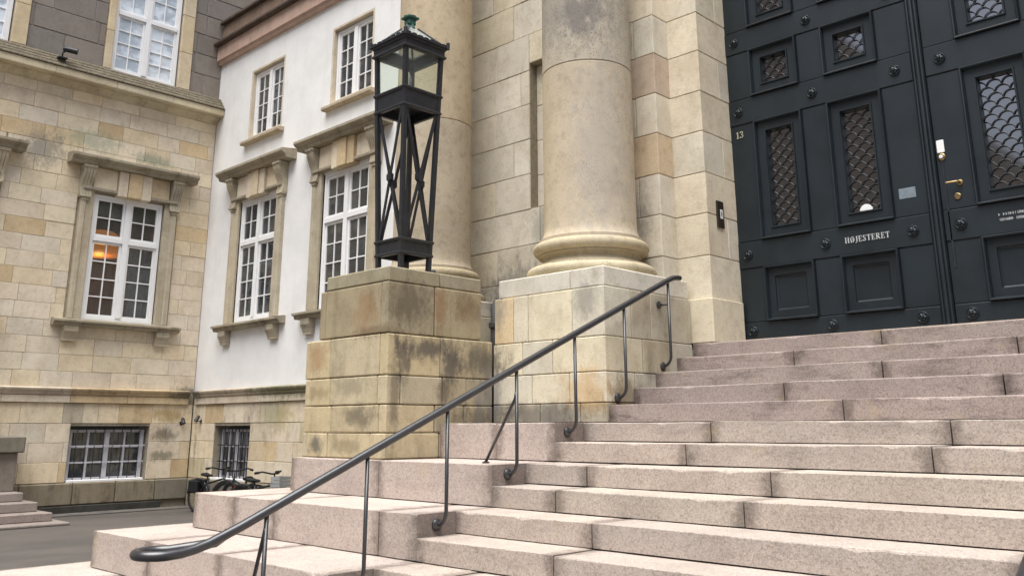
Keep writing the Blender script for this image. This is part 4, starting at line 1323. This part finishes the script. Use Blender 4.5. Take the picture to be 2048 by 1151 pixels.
tray(1.575, 1.735, 'lower_tray')
tray(3.055, 3.262, 'lamp_tray')
tray(3.668, 3.79, 'frieze', 0.012, False)
for k_ in range(4):
    (ax, ay), (bx, by) = CR[k_], CR[(k_ + 1) % 4]
    z0, z1 = 1.74, 3.05
    s0, s1 = hs(z0) - 0.018, hs(z1) - 0.018
    i_ = 0.032
    nrm = Vector(((ax + bx) / 2, (ay + by) / 2, 0))
    tdir = Vector(((bx - ax) / 2, (by - ay) / 2, 0))
    def pt(side, z, s, off):
        b_ = Vector((LX, LY, z)) + nrm * (s + off)
        return b_ + tdir * side * (s - i_)
    mobj('cross_brace', *bar(pt(-1, z0, s0, 0.006), pt(1, z1, s1, 0.006), 0.032, 0.011, nrm), IM, lan)
    mobj('cross_brace', *bar(pt(1, z0, s0, -0.007), pt(-1, z1, s1, -0.007), 0.032, 0.011, nrm), IM, lan)
    c_ = Vector((LX, LY, 2.36)) + nrm * (hs(2.36) - 0.018)
    m = MB()
    m.add(bar(c_ - tdir * 0.035, c_ + tdir * 0.035, 0.06, 0.036, nrm))
    m.add(bar(c_ - Vector((0, 0, 0.045)) , c_ + Vector((0, 0, 0.045)), 0.03, 0.042, nrm))
    m.build('brace_boss', IM, lan)
    # side pane and roof pane
    za, zb = 3.262, 3.672
    sa, sb = hs(za) - 0.02, hs(zb) - 0.02
    P4 = [Vector((LX, LY, za)) + nrm * sa - tdir * (sa - 0.03), Vector((LX, LY, za)) + nrm * sa + tdir * (sa - 0.03), Vector((LX, LY, zb)) + nrm * sb + tdir * (sb - 0.03), Vector((LX, LY, zb)) + nrm * sb - tdir * (sb - 0.03)]
    Q4 = [p - nrm * 0.004 for p in P4]
    mobj('side_pane', P4 + Q4, [(0, 1, 2, 3), (7, 6, 5, 4), (0, 4, 5, 1), (1, 5, 6, 2), (2, 6, 7, 3), (3, 7, 4, 0)], 'lantern_glass', lan, outward=True)
    ea, eb = 0.262, 0.058
    P4 = [Vector((LX, LY, 3.80)) + nrm * ea - tdir * ea, Vector((LX, LY, 3.80)) + nrm * ea + tdir * ea, Vector((LX, LY, 4.005)) + nrm * eb + tdir * eb, Vector((LX, LY, 4.005)) + nrm * eb - tdir * eb]
    Q4 = [p - Vector((0, 0, 0.004)) for p in P4]
    mobj('roof_pane', P4 + Q4, [(0, 1, 2, 3), (7, 6, 5, 4), (0, 4, 5, 1), (1, 5, 6, 2), (2, 6, 7, 3), (3, 7, 4, 0)], 'roof_glass', lan, outward=True)
    # hip bar on the corner
    mobj('hip_bar', *bar((LX + ax * 0.268, LY + ay * 0.268, 3.80), (LX + ax * 0.058, LY + ay * 0.058, 4.012), 0.020, 0.016), IM, lan)
    # crest of small upright plates along the eaves
    m = MB()
    e_ = 0.276
    for i in range(7):
        s = -1 + 2 * (i + 0.5) / 7
        p = Vector((LX, LY, 3.812)) + nrm * e_ + tdir * (s * e_)
        m.add(bar(p - tdir * 0.024, p + tdir * 0.024, 0.026, 0.012, nrm))
    m.add(bar(Vector((LX, LY, 3.792)) + nrm * e_ - tdir * (e_ + 0.006), Vector((LX, LY, 3.792)) + nrm * e_ + tdir * (e_ + 0.006), 0.014, 0.03, nrm))
    m.add(bar(Vector((LX, LY, 3.812)) + nrm * (e_ - 0.02) - tdir * (e_ - 0.02), Vector((LX, LY, 3.812)) + nrm * (e_ - 0.02) + tdir * (e_ - 0.02), 0.030, 0.012, nrm))
    p = Vector((LX + ax * 0.284, LY + ay * 0.284, 3.782))
    m.add(cbox(p.x - 0.016, p.x + 0.016, p.y - 0.016, p.y + 0.016, 3.775, 3.855, 0.005))
    m.build('crest', IM, lan)
fin = MB()
fin.add(lathe([(0.075, 3.995), (0.08, 4.012), (0.06, 4.03), (0.05, 4.06), (0.05, 4.085)], (LX, LY, 0), seg=4))
fin.add(cbox(LX - 0.045, LX + 0.045, LY - 0.045, LY + 0.045, 4.05, 4.115, 0.006))
fin.add(cbox(LX - 0.072, LX + 0.072, LY - 0.072, LY + 0.072, 4.115, 4.145, 0.010))
fin.add(lathe([(0.075, 4.145), (0.03, 4.168), (0.012, 4.178), (0.0, 4.182)], (LX, LY, 0), seg=8))
fin.build('finial', 'copper_green', lan)
mobj('lamp_holder', *lathe([(0.03, 3.16), (0.03, 3.27), (0.018, 3.29), (0.018, 3.36), (0.03, 3.38), (0.034, 3.44), (0.018, 3.50), (0.0, 3.505)], (LX, LY, 0), seg=12), 'roof_glass', lan, smooth=True)

# ------------------------------------------------------------------ entrance steps
def worn_block(name, parent, x0, x1, yf, yb, z0, z1, wear=1.0, **kw):
    """granite block whose nosing is rubbed, chipped and not quite straight"""
    n = max(4, int((x1 - x0) / 0.07))
    V, F = [], []
    ph, dz = rng.uniform(0, 6), rng.uniform(-0.004, 0.004) * wear
    chip = 0.0
    for i in range(n + 1):
        t = i / n
        x = x0 + (x1 - x0) * t
        c_ = 0.0065 + 0.003 * math.sin(ph + x * 2.3) + rng.uniform(-0.002, 0.002)
        if rng.random() < 0.045 * wear: chip = rng.uniform(0.006, 0.016)
        c_ += chip
        chip *= 0.25
        e_ = 0.0
        if i == 0 or i == n: e_ = 0.006
        y = yf + 0.0025 * math.sin(ph * 2 + x * 3.1) + rng.uniform(-0.001, 0.001) + e_
        zt = z1 + dz * (t - 0.5) - 0.0022 * wear * math.sin(math.pi * t) + rng.uniform(-0.0006, 0.0006) - e_ * 0.6
        V += [(x, y, z0), (x, y, zt - c_), (x, y + c_ * 0.32, zt - c_ * 0.30), (x, y + c_, zt), (x, (y + yb) / 2, zt - 0.0012), (x, yb, zt), (x, yb, z0)]
    L = 7
    for i in range(n):
        for j in range(L):
            F.append((i * L + j, i * L + (j + 1) % L, (i + 1) * L + (j + 1) % L, (i + 1) * L + j))
    F += [tuple(range(L)), tuple(range(n * L, n * L + L))]
    o = mobj(name, V, F, 'granite', parent, outward=True, **kw)
    o['half'] = (x1 - x0) / 2
    return o


XR = 4.20
steps = thing('entrance_steps', (2.1, -1.0, GZ), 'broad flight of pinkish granite steps leading up to the dark door', 'staircase')
GR = [(0.40, 0.340, 0.302), (0.385, 0.333, 0.300), (0.410, 0.345, 0.305), (0.375, 0.322, 0.292), (0.395, 0.345, 0.300)]
JO = {5: [1.85, 3.6], 4: [1.2, 2.95], 3: [2.09, 3.75], 2: [1.45, 3.02], 1: [2.07, 3.7], 0: [1.21, 2.89], -1: [1.22, 2.89], -2: [0.61, 2.05, 3.8], -3: [0.62, 2.06], -4: [1.22, 3.59], -5: [1.22, 3.04], -6: [0.6, 2.3], -7: [1.5, 3.2], -8: [0.9, 2.7], -9: [1.6, 3.3]}
for kk in range(5, -10, -1):
    yf = kk * D if kk < 5 else 1.705
    yb = (kk + 1) * D + 0.04 if kk < 5 else 2.58
    us = [0.0] + JO[kk] + [XR]
    for j in range(len(us) - 1):
        gr = 1.0 if kk >= 1 else (0.6 if kk > -2 else 0.38)
        col = stone_colour(GR, jit=0.04)
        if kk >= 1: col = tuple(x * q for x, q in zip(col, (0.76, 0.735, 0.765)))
        x0, x1 = us[j] + (.005 if j else 0.002), us[j + 1] - .005
        worn_block('granite_block', steps, x0, x1, yf + rng.uniform(-.005, .005), yb, kk * H - H + .006, kk * H + rng.uniform(-.002, .002), color=col, grime=gr)
core = MB()
for kk in range(5, -10, -1):
    core.box(0.03, XR - 0.03, (kk * D if kk < 5 else 1.705) + 0.10, 2.50, kk * H - H, kk * H - 0.03)
core.build('step_core', 'joint_dirt', steps)
CH = {0: (-1.382, [-0.66], 0.326), -2: (-2.68, [-1.35], 0.9), -4: (-3.14, [-2.42, -1.78, -0.41], 0.9), -6: (-3.545, [-2.45, -1.32], 0.9), -8: (-3.95, [-2.9, -1.7, -0.6], 0.9)}
for kk, (xl, cuts, yb) in CH.items():
    us = [xl] + cuts + [0.0]
    yf = (kk - 1) * D
    for j in range(len(us) - 1):
        worn_block('cheek_block', steps, us[j] + .004, us[j + 1] - (.004 if j < len(us) - 2 else 0), yf + rng.uniform(-.003, .003), yb if kk == 0 else min(yb, (kk + 1) * D + 0.35 if us[j] > -1.3 else yb), kk * H - 2 * H + .006, kk * H, 0.7, color=stone_colour([(0.42, 0.355, 0.325), (0.40, 0.345, 0.315), (0.43, 0.36, 0.325)], jit=0.03), grime=0.35)
    # the matching cheek on the far right of the flight
    box('cheek_block', 'granite', steps, XR + 0.003, XR - xl, yf, 1.7, kk * H - 2 * H + .002, kk * H, 0.014, color=stone_colour(GR), grime=0.2)
box('cheek_core', 'joint_dirt', steps, -1.36, -0.02, -0.3, 1.6, GZ, -0.05, 0.0)
box('cheek_core', 'joint_dirt', steps, -2.6, -0.02, -0.3, 0.85, GZ, -0.34, 0.0)

# ------------------------------------------------------------------ handrails
def handrail(x, wall_x, label, mirror=1, n_posts=7):
    """x of the tube, wall_x of the stone face the posts are bolted to"""
    t = thing('handrail', (x, -1.0, -0.5), label, 'handrail', 'handrails of the entrance steps')
    zz = lambda y: 1.30 + 0.4365 * (y - 1.165)
    path = [(x, 1.385, 1.352), (x, 1.33, 1.349), (x, 1.26, 1.336), (x, 1.20, 1.313)]
    y = 1.10
    while y > -3.05:
        path.append((x, y, zz(y))); y -= 0.25
    path += [(x, -3.12, zz(-3.12)), (x, -3.22, zz(-3.22) + 0.004), (x, -3.31, -0.645), (x, -3.39, -0.667), (x, -3.46, -0.679)]
    m_ = -mirror
    for i in range(1, 19):
        a_ = math.pi * 1.25 * i / 18
        path.append((x + m_ * (0.118 - 0.118 * math.cos(a_)), -3.52 - 0.125 * math.sin(a_), -0.684 + 0.002 * i / 18))
    path += [(x + m_ * 0.185, -3.36, -0.676), (x + m_ * 0.13, -3.29, -0.664), (x + m_ * 0.06, -3.235, -0.648), (x + m_ * 0.005, -3.19, zz(-3.19) + 0.004)]
    mobj('rail', *tube(path, 0.0265, 16), 'rail_paint', t, smooth=True, sharp=60)
    rz = [0.51, 0.21, -0.075, -0.375, -0.68, -0.975, -1.275]
    ys = [1.18, 0.48, -0.20, -0.89, -1.585, -2.26, -2.96]
    for i in range(n_posts):
        y, zr = ys[i], rz[i]
        dx = wall_x - x
        pth = [(x, y, zz(y) - 0.012), (x, y, zr + 0.095)]
        for s in range(1, 8):
            a_ = math.pi / 2 * s / 7
            pth.append((x + dx * 0.80 * (1 - math.cos(a_)), y, zr + 0.095 - 0.092 * math.sin(a_)))
        pth.append((wall_x - dx * 0.05, y, zr))
        po = mobj('post', *tube(pth, 0.0135, 10), 'rail_paint', t, smooth=True)
        sg = 1 if dx < 0 else -1
        mobj('wall_rosette', *lathe([(0.041, sg * 0.001), (0.041, sg * 0.010), (0.030, sg * 0.022), (0.016, sg * 0.027)], (wall_x, y, zr), 'X', 20), 'rail_paint', po, smooth=True, sharp=35, outward=True)
    y = 1.15
    br = mobj('wall_bracket', *tube([(x, 1.18, 1.08), (wall_x, 1.16, 1.08)], 0.010, 8), 'rail_paint', t, smooth=True)
    sg = 1 if wall_x < x else -1
    mobj('wall_rosette', *lathe([(0.036, sg * 0.001), (0.036, sg * 0.010), (0.020, sg * 0.018), (0.012, sg * 0.024)], (wall_x, 1.16, 1.08), 'X', 18), 'rail_paint', br, smooth=True, sharp=35, outward=True)
    for (yb, zt, zf) in ((-0.89, 0.17, -0.30), (-2.96, -0.64, -1.20)):
        o_ = m_ * (0.30 if yb > -1 else 0.16)
        b_ = mobj('brace', *tube([(x, yb - 0.004, zt + 0.05), (x + m_ * 0.012, yb - 0.006, zt), (x + o_, yb - 0.03, zf + 0.01)], 0.0115, 8), 'rail_paint', t, smooth=True)
        mobj('brace_foot', *lathe([(0.030, zf + .001), (0.030, zf + 0.008), (0.014, zf + 0.014), (0.0, zf + 0.014)], (x + o_, yb - 0.03, 0), seg=14), 'rail_paint', b_)
    return t


handrail(0.10, 0.0, 'long black handrail with a curled lower end rising up the left of the steps')
handrail(4.012, XR, 'black handrail of which only an end shows in the bottom right corner', mirror=-1)

# ------------------------------------------------------------------ small stair and pier at far left
sst = thing('side_steps', (-11.4, -1.4, GZ), 'small stone steps to a side door at the left edge', 'staircase')
for (zt, xf, ye) in ((-1.455, -10.42, -0.07), (-1.325, -10.80, -0.21), (-1.18, -11.15, -0.33), (-1.045, -11.50, -0.45)):
    zb = {-1.455: GZ, -1.325: -1.453, -1.18: -1.323, -1.045: -1.178}[zt]
    for (a_, b_) in ((-3.2, -1.7), (-1.7, ye)):
        box('step_block', 'granite', sst, -12.38, xf, a_ + .002, b_ - .002, zb, zt, 0.012, color=stone_colour([(0.27, 0.225, 0.205), (0.25, 0.215, 0.20)]), grime=0.5)
pier = thing('stone_pier', (-12.1, -1.2, -1.05), 'grey stone pier with a projecting cap at the left edge above the small steps', 'pier')
box('pier_shaft', 'sandstone', pier, -12.38, -11.95, -1.5, -0.47, -1.043, -0.425, 0.01, color=(0.21, 0.185, 0.16), grime=0.6)
box('pier_cap', 'sandstone', pier, -12.44, -11.85, -1.6, -0.40, -0.422, -0.155, 0.02, color=(0.17, 0.155, 0.125), grime=0.7)

# ------------------------------------------------------------------ lamps on the walls
def spot(name, loc, nrm, label, side=0.0, s=1.0):
    t = thing(name, loc, label, 'wall lamp')
    p = Vector(loc); n = Vector(nrm)
    up = Vector((0, 0, 1)); sd = n.cross(up)
    mobj('bracket', *tube([p, p + n * 0.10 * s, p + n * 0.13 * s + up * 0.05 * s], 0.016 * s, 8), 'iron_black', t, smooth=True)
    q = p + n * 0.14 * s + up * 0.09 * s + sd * side
    d = (n * 0.5 - up * 0.8).normalized()
    V, F = tube([q - d * 0.10 * s, q - d * 0.07 * s, q + d * 0.06 * s, q + d * 0.11 * s], [0.03 * s, 0.055 * s, 0.06 * s, 0.07 * s], 12)
    mobj('lamp_head', V, F, 'iron_black', t, smooth=True, sharp=40)
    mobj('wall_plate', *bar(p - up * 0.06 * s, p + up * 0.06 * s, 0.09 * s, 0.02 * s, n), 'iron_black', t)
    return t


spot('wall_spotlight', (-12.5, 2.62, 0.06), (1, 0, 0), 'black spotlight on the stone wing beside the corner of the court', s=0.6)
spot('wall_spotlight', (-12.12, 2.85, 0.10), (0, -1, 0), 'black spotlight on the base of the white building by the corner', s=0.6)
fl = thing('floodlight', (-12.3, -0.42, 6.86), 'black floodlight on top of the cornice of the stone wing', 'floodlight')
mobj('stem', *tube([(-12.25, -0.50, 6.80), (-12.25, -0.50, 6.90), (-12.20, -0.46, 6.95)], 0.016, 8), 'iron_black', fl, smooth=True)
mobj('lamp_head', *tube([(-12.20, -0.52, 6.965), (-12.18, -0.48, 6.97), (-12.11, -0.33, 6.945), (-12.09, -0.29, 6.94)], [0.035, 0.055, 0.055, 0.062], 12), 'iron_black', fl, smooth=True, sharp=40)
mobj('base_plate', *cbox(-12.32, -12.18, -0.58, -0.42, 6.78, 6.81, 0.004), 'iron_black', fl)


# ------------------------------------------------------------------ bicycles along the white building
def bicycle(loc, rz, label, frame_mat='bike_frame', crate=False, bag=False, steer=0.0):
    t = thing('bicycle', loc, label, 'bicycle', 'bicycles parked along the white building')
    Mx = Matrix.Translation(loc) @ Matrix.Rotation(rz, 4, 'Z') @ Matrix.Scale(0.80, 4)
    Wp = lambda x, y, z: tuple(Mx @ Vector((x, y, z if z < 0.5 else 0.5 + (z - 0.5) * 0.85)))
    def wheel(cx, ang):
        Rz = Matrix.Translation((cx, 0, 0.34)) @ Matrix.Rotation(ang, 4, 'Z')
        ptsr = [tuple(Mx @ (Rz @ Vector((0.33 * math.cos(2 * math.pi * i / 28), 0, 0.33 * math.sin(2 * math.pi * i / 28))))) for i in range(29)]
        w = mobj('wheel', *tube(ptsr, 0.022, 8, False), 'rubber', t, smooth=True)
        rim = [tuple(Mx @ (Rz @ Vector((0.30 * math.cos(2 * math.pi * i / 28), 0, 0.30 * math.sin(2 * math.pi * i / 28))))) for i in range(29)]
        mobj('rim', *tube(rim, 0.011, 6, False), 'pipe_grey', w, smooth=True)
        m = MB()
        for i in range(18):
            a_ = 2 * math.pi * i / 18
            m.add(tube([tuple(Mx @ (Rz @ Vector((0, 0.02 * (-1) ** i, 0)))), tuple(Mx @ (Rz @ Vector((0.30 * math.cos(a_), 0, 0.30 * math.sin(a_)))))], 0.0018, 4, False))
        m.build('spokes', 'pipe_grey', w)
        mg = [tuple(Mx @ (Rz @ Vector((0.375 * math.cos(a_), 0, 0.375 * math.sin(a_))))) for a_ in [math.pi * (0.02 + 0.93 * i / 14) for i in range(15)]]
        mobj('mudguard', *tube(mg, 0.024, 6), frame_mat, t, smooth=True)
    wheel(-0.53, 0.0)
    wheel(0.53, steer)
    m = MB()
    for a_, b_, r in (((-0.08, 0, 0.30), (-0.20, 0, 0.80), .016), ((-0.08, 0, 0.30), (0.40, 0, 0.72), .018), ((-0.17, 0, 0.66), (0.385, 0, 0.80), .016),
                      ((0.375, 0, 0.88), (0.44, 0, 0.66), .02), ((0.44, 0, 0.66), (0.53, 0.05, 0.34), .012), ((0.44, 0, 0.66), (0.53, -0.05, 0.34), .012),
                      ((-0.08, 0.03, 0.30), (-0.53, 0.05, 0.34), .01), ((-0.08, -0.03, 0.30), (-0.53, -0.05, 0.34), .01), ((-0.17, 0.03, 0.68), (-0.53, 0.05, 0.34), .009), ((-0.17, -0.03, 0.68), (-0.53, -0.05, 0.34), .009)):
        m.add(tube([Wp(*a_), Wp(*b_)], r, 8))
    m.build('frame', frame_mat, t, smooth=True)
    m = MB()
    m.add(tube([Wp(0.375, 0, 0.88), Wp(0.36, 0, 1.02)], 0.013, 8))
    m.add(tube([Wp(0.16, -0.27, 1.05), Wp(0.28, -0.25, 1.08), Wp(0.37, -0.08, 1.03), Wp(0.37, 0.08, 1.03), Wp(0.28, 0.25, 1.08), Wp(0.16, 0.27, 1.05)], 0.013, 8))
    m.add(tube([Wp(0.10, -0.275, 1.045), Wp(0.20, -0.265, 1.06)], 0.020, 8))
    m.add(tube([Wp(0.10, 0.275, 1.045), Wp(0.20, 0.265, 1.06)], 0.020, 8))
    m.build('handlebar', 'rubber', t, smooth=True)
    V, F = [], []
    secs = [(-0.36, 0.085, 0.045), (-0.30, 0.105, 0.05), (-0.22, 0.09, 0.045), (-0.14, 0.045, 0.035), (-0.06, 0.025, 0.028), (-0.03, 0.012, 0.015)]
    for (x, w, h_) in secs:
        for i in range(10):
            a_ = 2 * math.pi * i / 10
            V.append(Wp(x, w * math.cos(a_), 0.86 + h_ * math.sin(a_) + (0.02 if x < -0.28 else 0)))
    for i in range(len(secs) - 1):
        for j in range(10):
            F.append((i * 10 + j, i * 10 + (j + 1) % 10, (i + 1) * 10 + (j + 1) % 10, (i + 1) * 10 + j))
    F += [tuple(range(10)), tuple(range(50, 60))]
    sd = mobj('saddle', V, F, 'rubber', t, smooth=True, sharp=60)
    mobj('seat_post', *tube([Wp(-0.20, 0, 0.78), Wp(-0.215, 0, 0.85)], 0.012, 8), 'pipe_grey', t)
    m = MB()
    m.add(tube([Wp(-0.72, 0.06, 0.74), Wp(-0.30, 0.06, 0.74)], 0.007, 6)); m.add(tube([Wp(-0.72, -0.06, 0.74), Wp(-0.30, -0.06, 0.74)], 0.007, 6))
    m.add(tube([Wp(-0.72, -0.06, 0.74), Wp(-0.72, 0.06, 0.74)], 0.007, 6)); m.add(tube([Wp(-0.62, 0.06, 0.74), Wp(-0.53, 0.06, 0.36)], 0.006, 6)); m.add(tube([Wp(-0.62, -0.06, 0.74), Wp(-0.53, -0.06, 0.36)], 0.006, 6))
    m.build('luggage_rack', 'rubber', t)
    m = MB()
    m.add(tube([Wp(-0.08, -0.07, 0.30), Wp(-0.08, 0.07, 0.30)], 0.02, 8))
    m.add(lathe([(0.085, -0.004), (0.085, 0.004)], (0, 0, 0), 'Z', 16) if False else tube([Wp(-0.08, 0.055, 0.30), Wp(0.06, 0.06, 0.20)], 0.010, 6))
    m.add(tube([Wp(-0.08, -0.055, 0.30), Wp(-0.22, -0.06, 0.40)], 0.010, 6))
    m.build('crank', 'pipe_grey', t)
    def wbox(name, mat, x0, x1, y0, y1, z0, z1, c=0.01):
        V_, F_ = cbox(x0, x1, y0, y1, z0, z1, c)
        mobj(name, [Wp(*q) for q in V_], F_, mat, t)
    if crate:
        m = MB()
        for z in (0.70, 0.78, 0.86, 0.94):
            for (p, q) in (((0.44, -0.16), (0.44, 0.16)), ((0.68, -0.16), (0.68, 0.16)), ((0.44, -0.16), (0.68, -0.16)), ((0.44, 0.16), (0.68, 0.16))):
                m.add(bar(Wp(p[0], p[1], z), Wp(q[0], q[1], z), 0.045, 0.012, Mx.to_3x3() @ Vector((1.0, 1.0, 0.0))))
        V_, F_ = cbox(0.45, 0.67, -0.15, 0.15, 0.68, 0.695, 0.0)
        m.add(([Wp(*q) for q in V_], F_))
        m.build('front_crate', 'crate_grey', t)
        wbox('rear_light', 'bike_red', -0.76, -0.725, -0.035, 0.035, 0.66, 0.73)
    if bag:
        wbox('pannier_bag', 'rubber', -0.70, -0.38, 0.07, 0.17, 0.42, 0.73, 0.03)
        wbox('pannier_bag', 'rubber', -0.70, -0.38, -0.17, -0.07, 0.42, 0.73, 0.03)
    return t


bicycle((-10.62, 2.40, GZ), R(8), 'black bicycle under the barred window with its rear wheel toward the corner', bag=True, steer=R(25))
bicycle((-9.35, 2.25, GZ), R(176), 'black bicycle with dark bags parked between two other bicycles', bag=True)
bicycle((-8.48, 2.1, GZ), R(12), 'bicycle with a pale grey front crate nearest the lantern pedestal', crate=True)
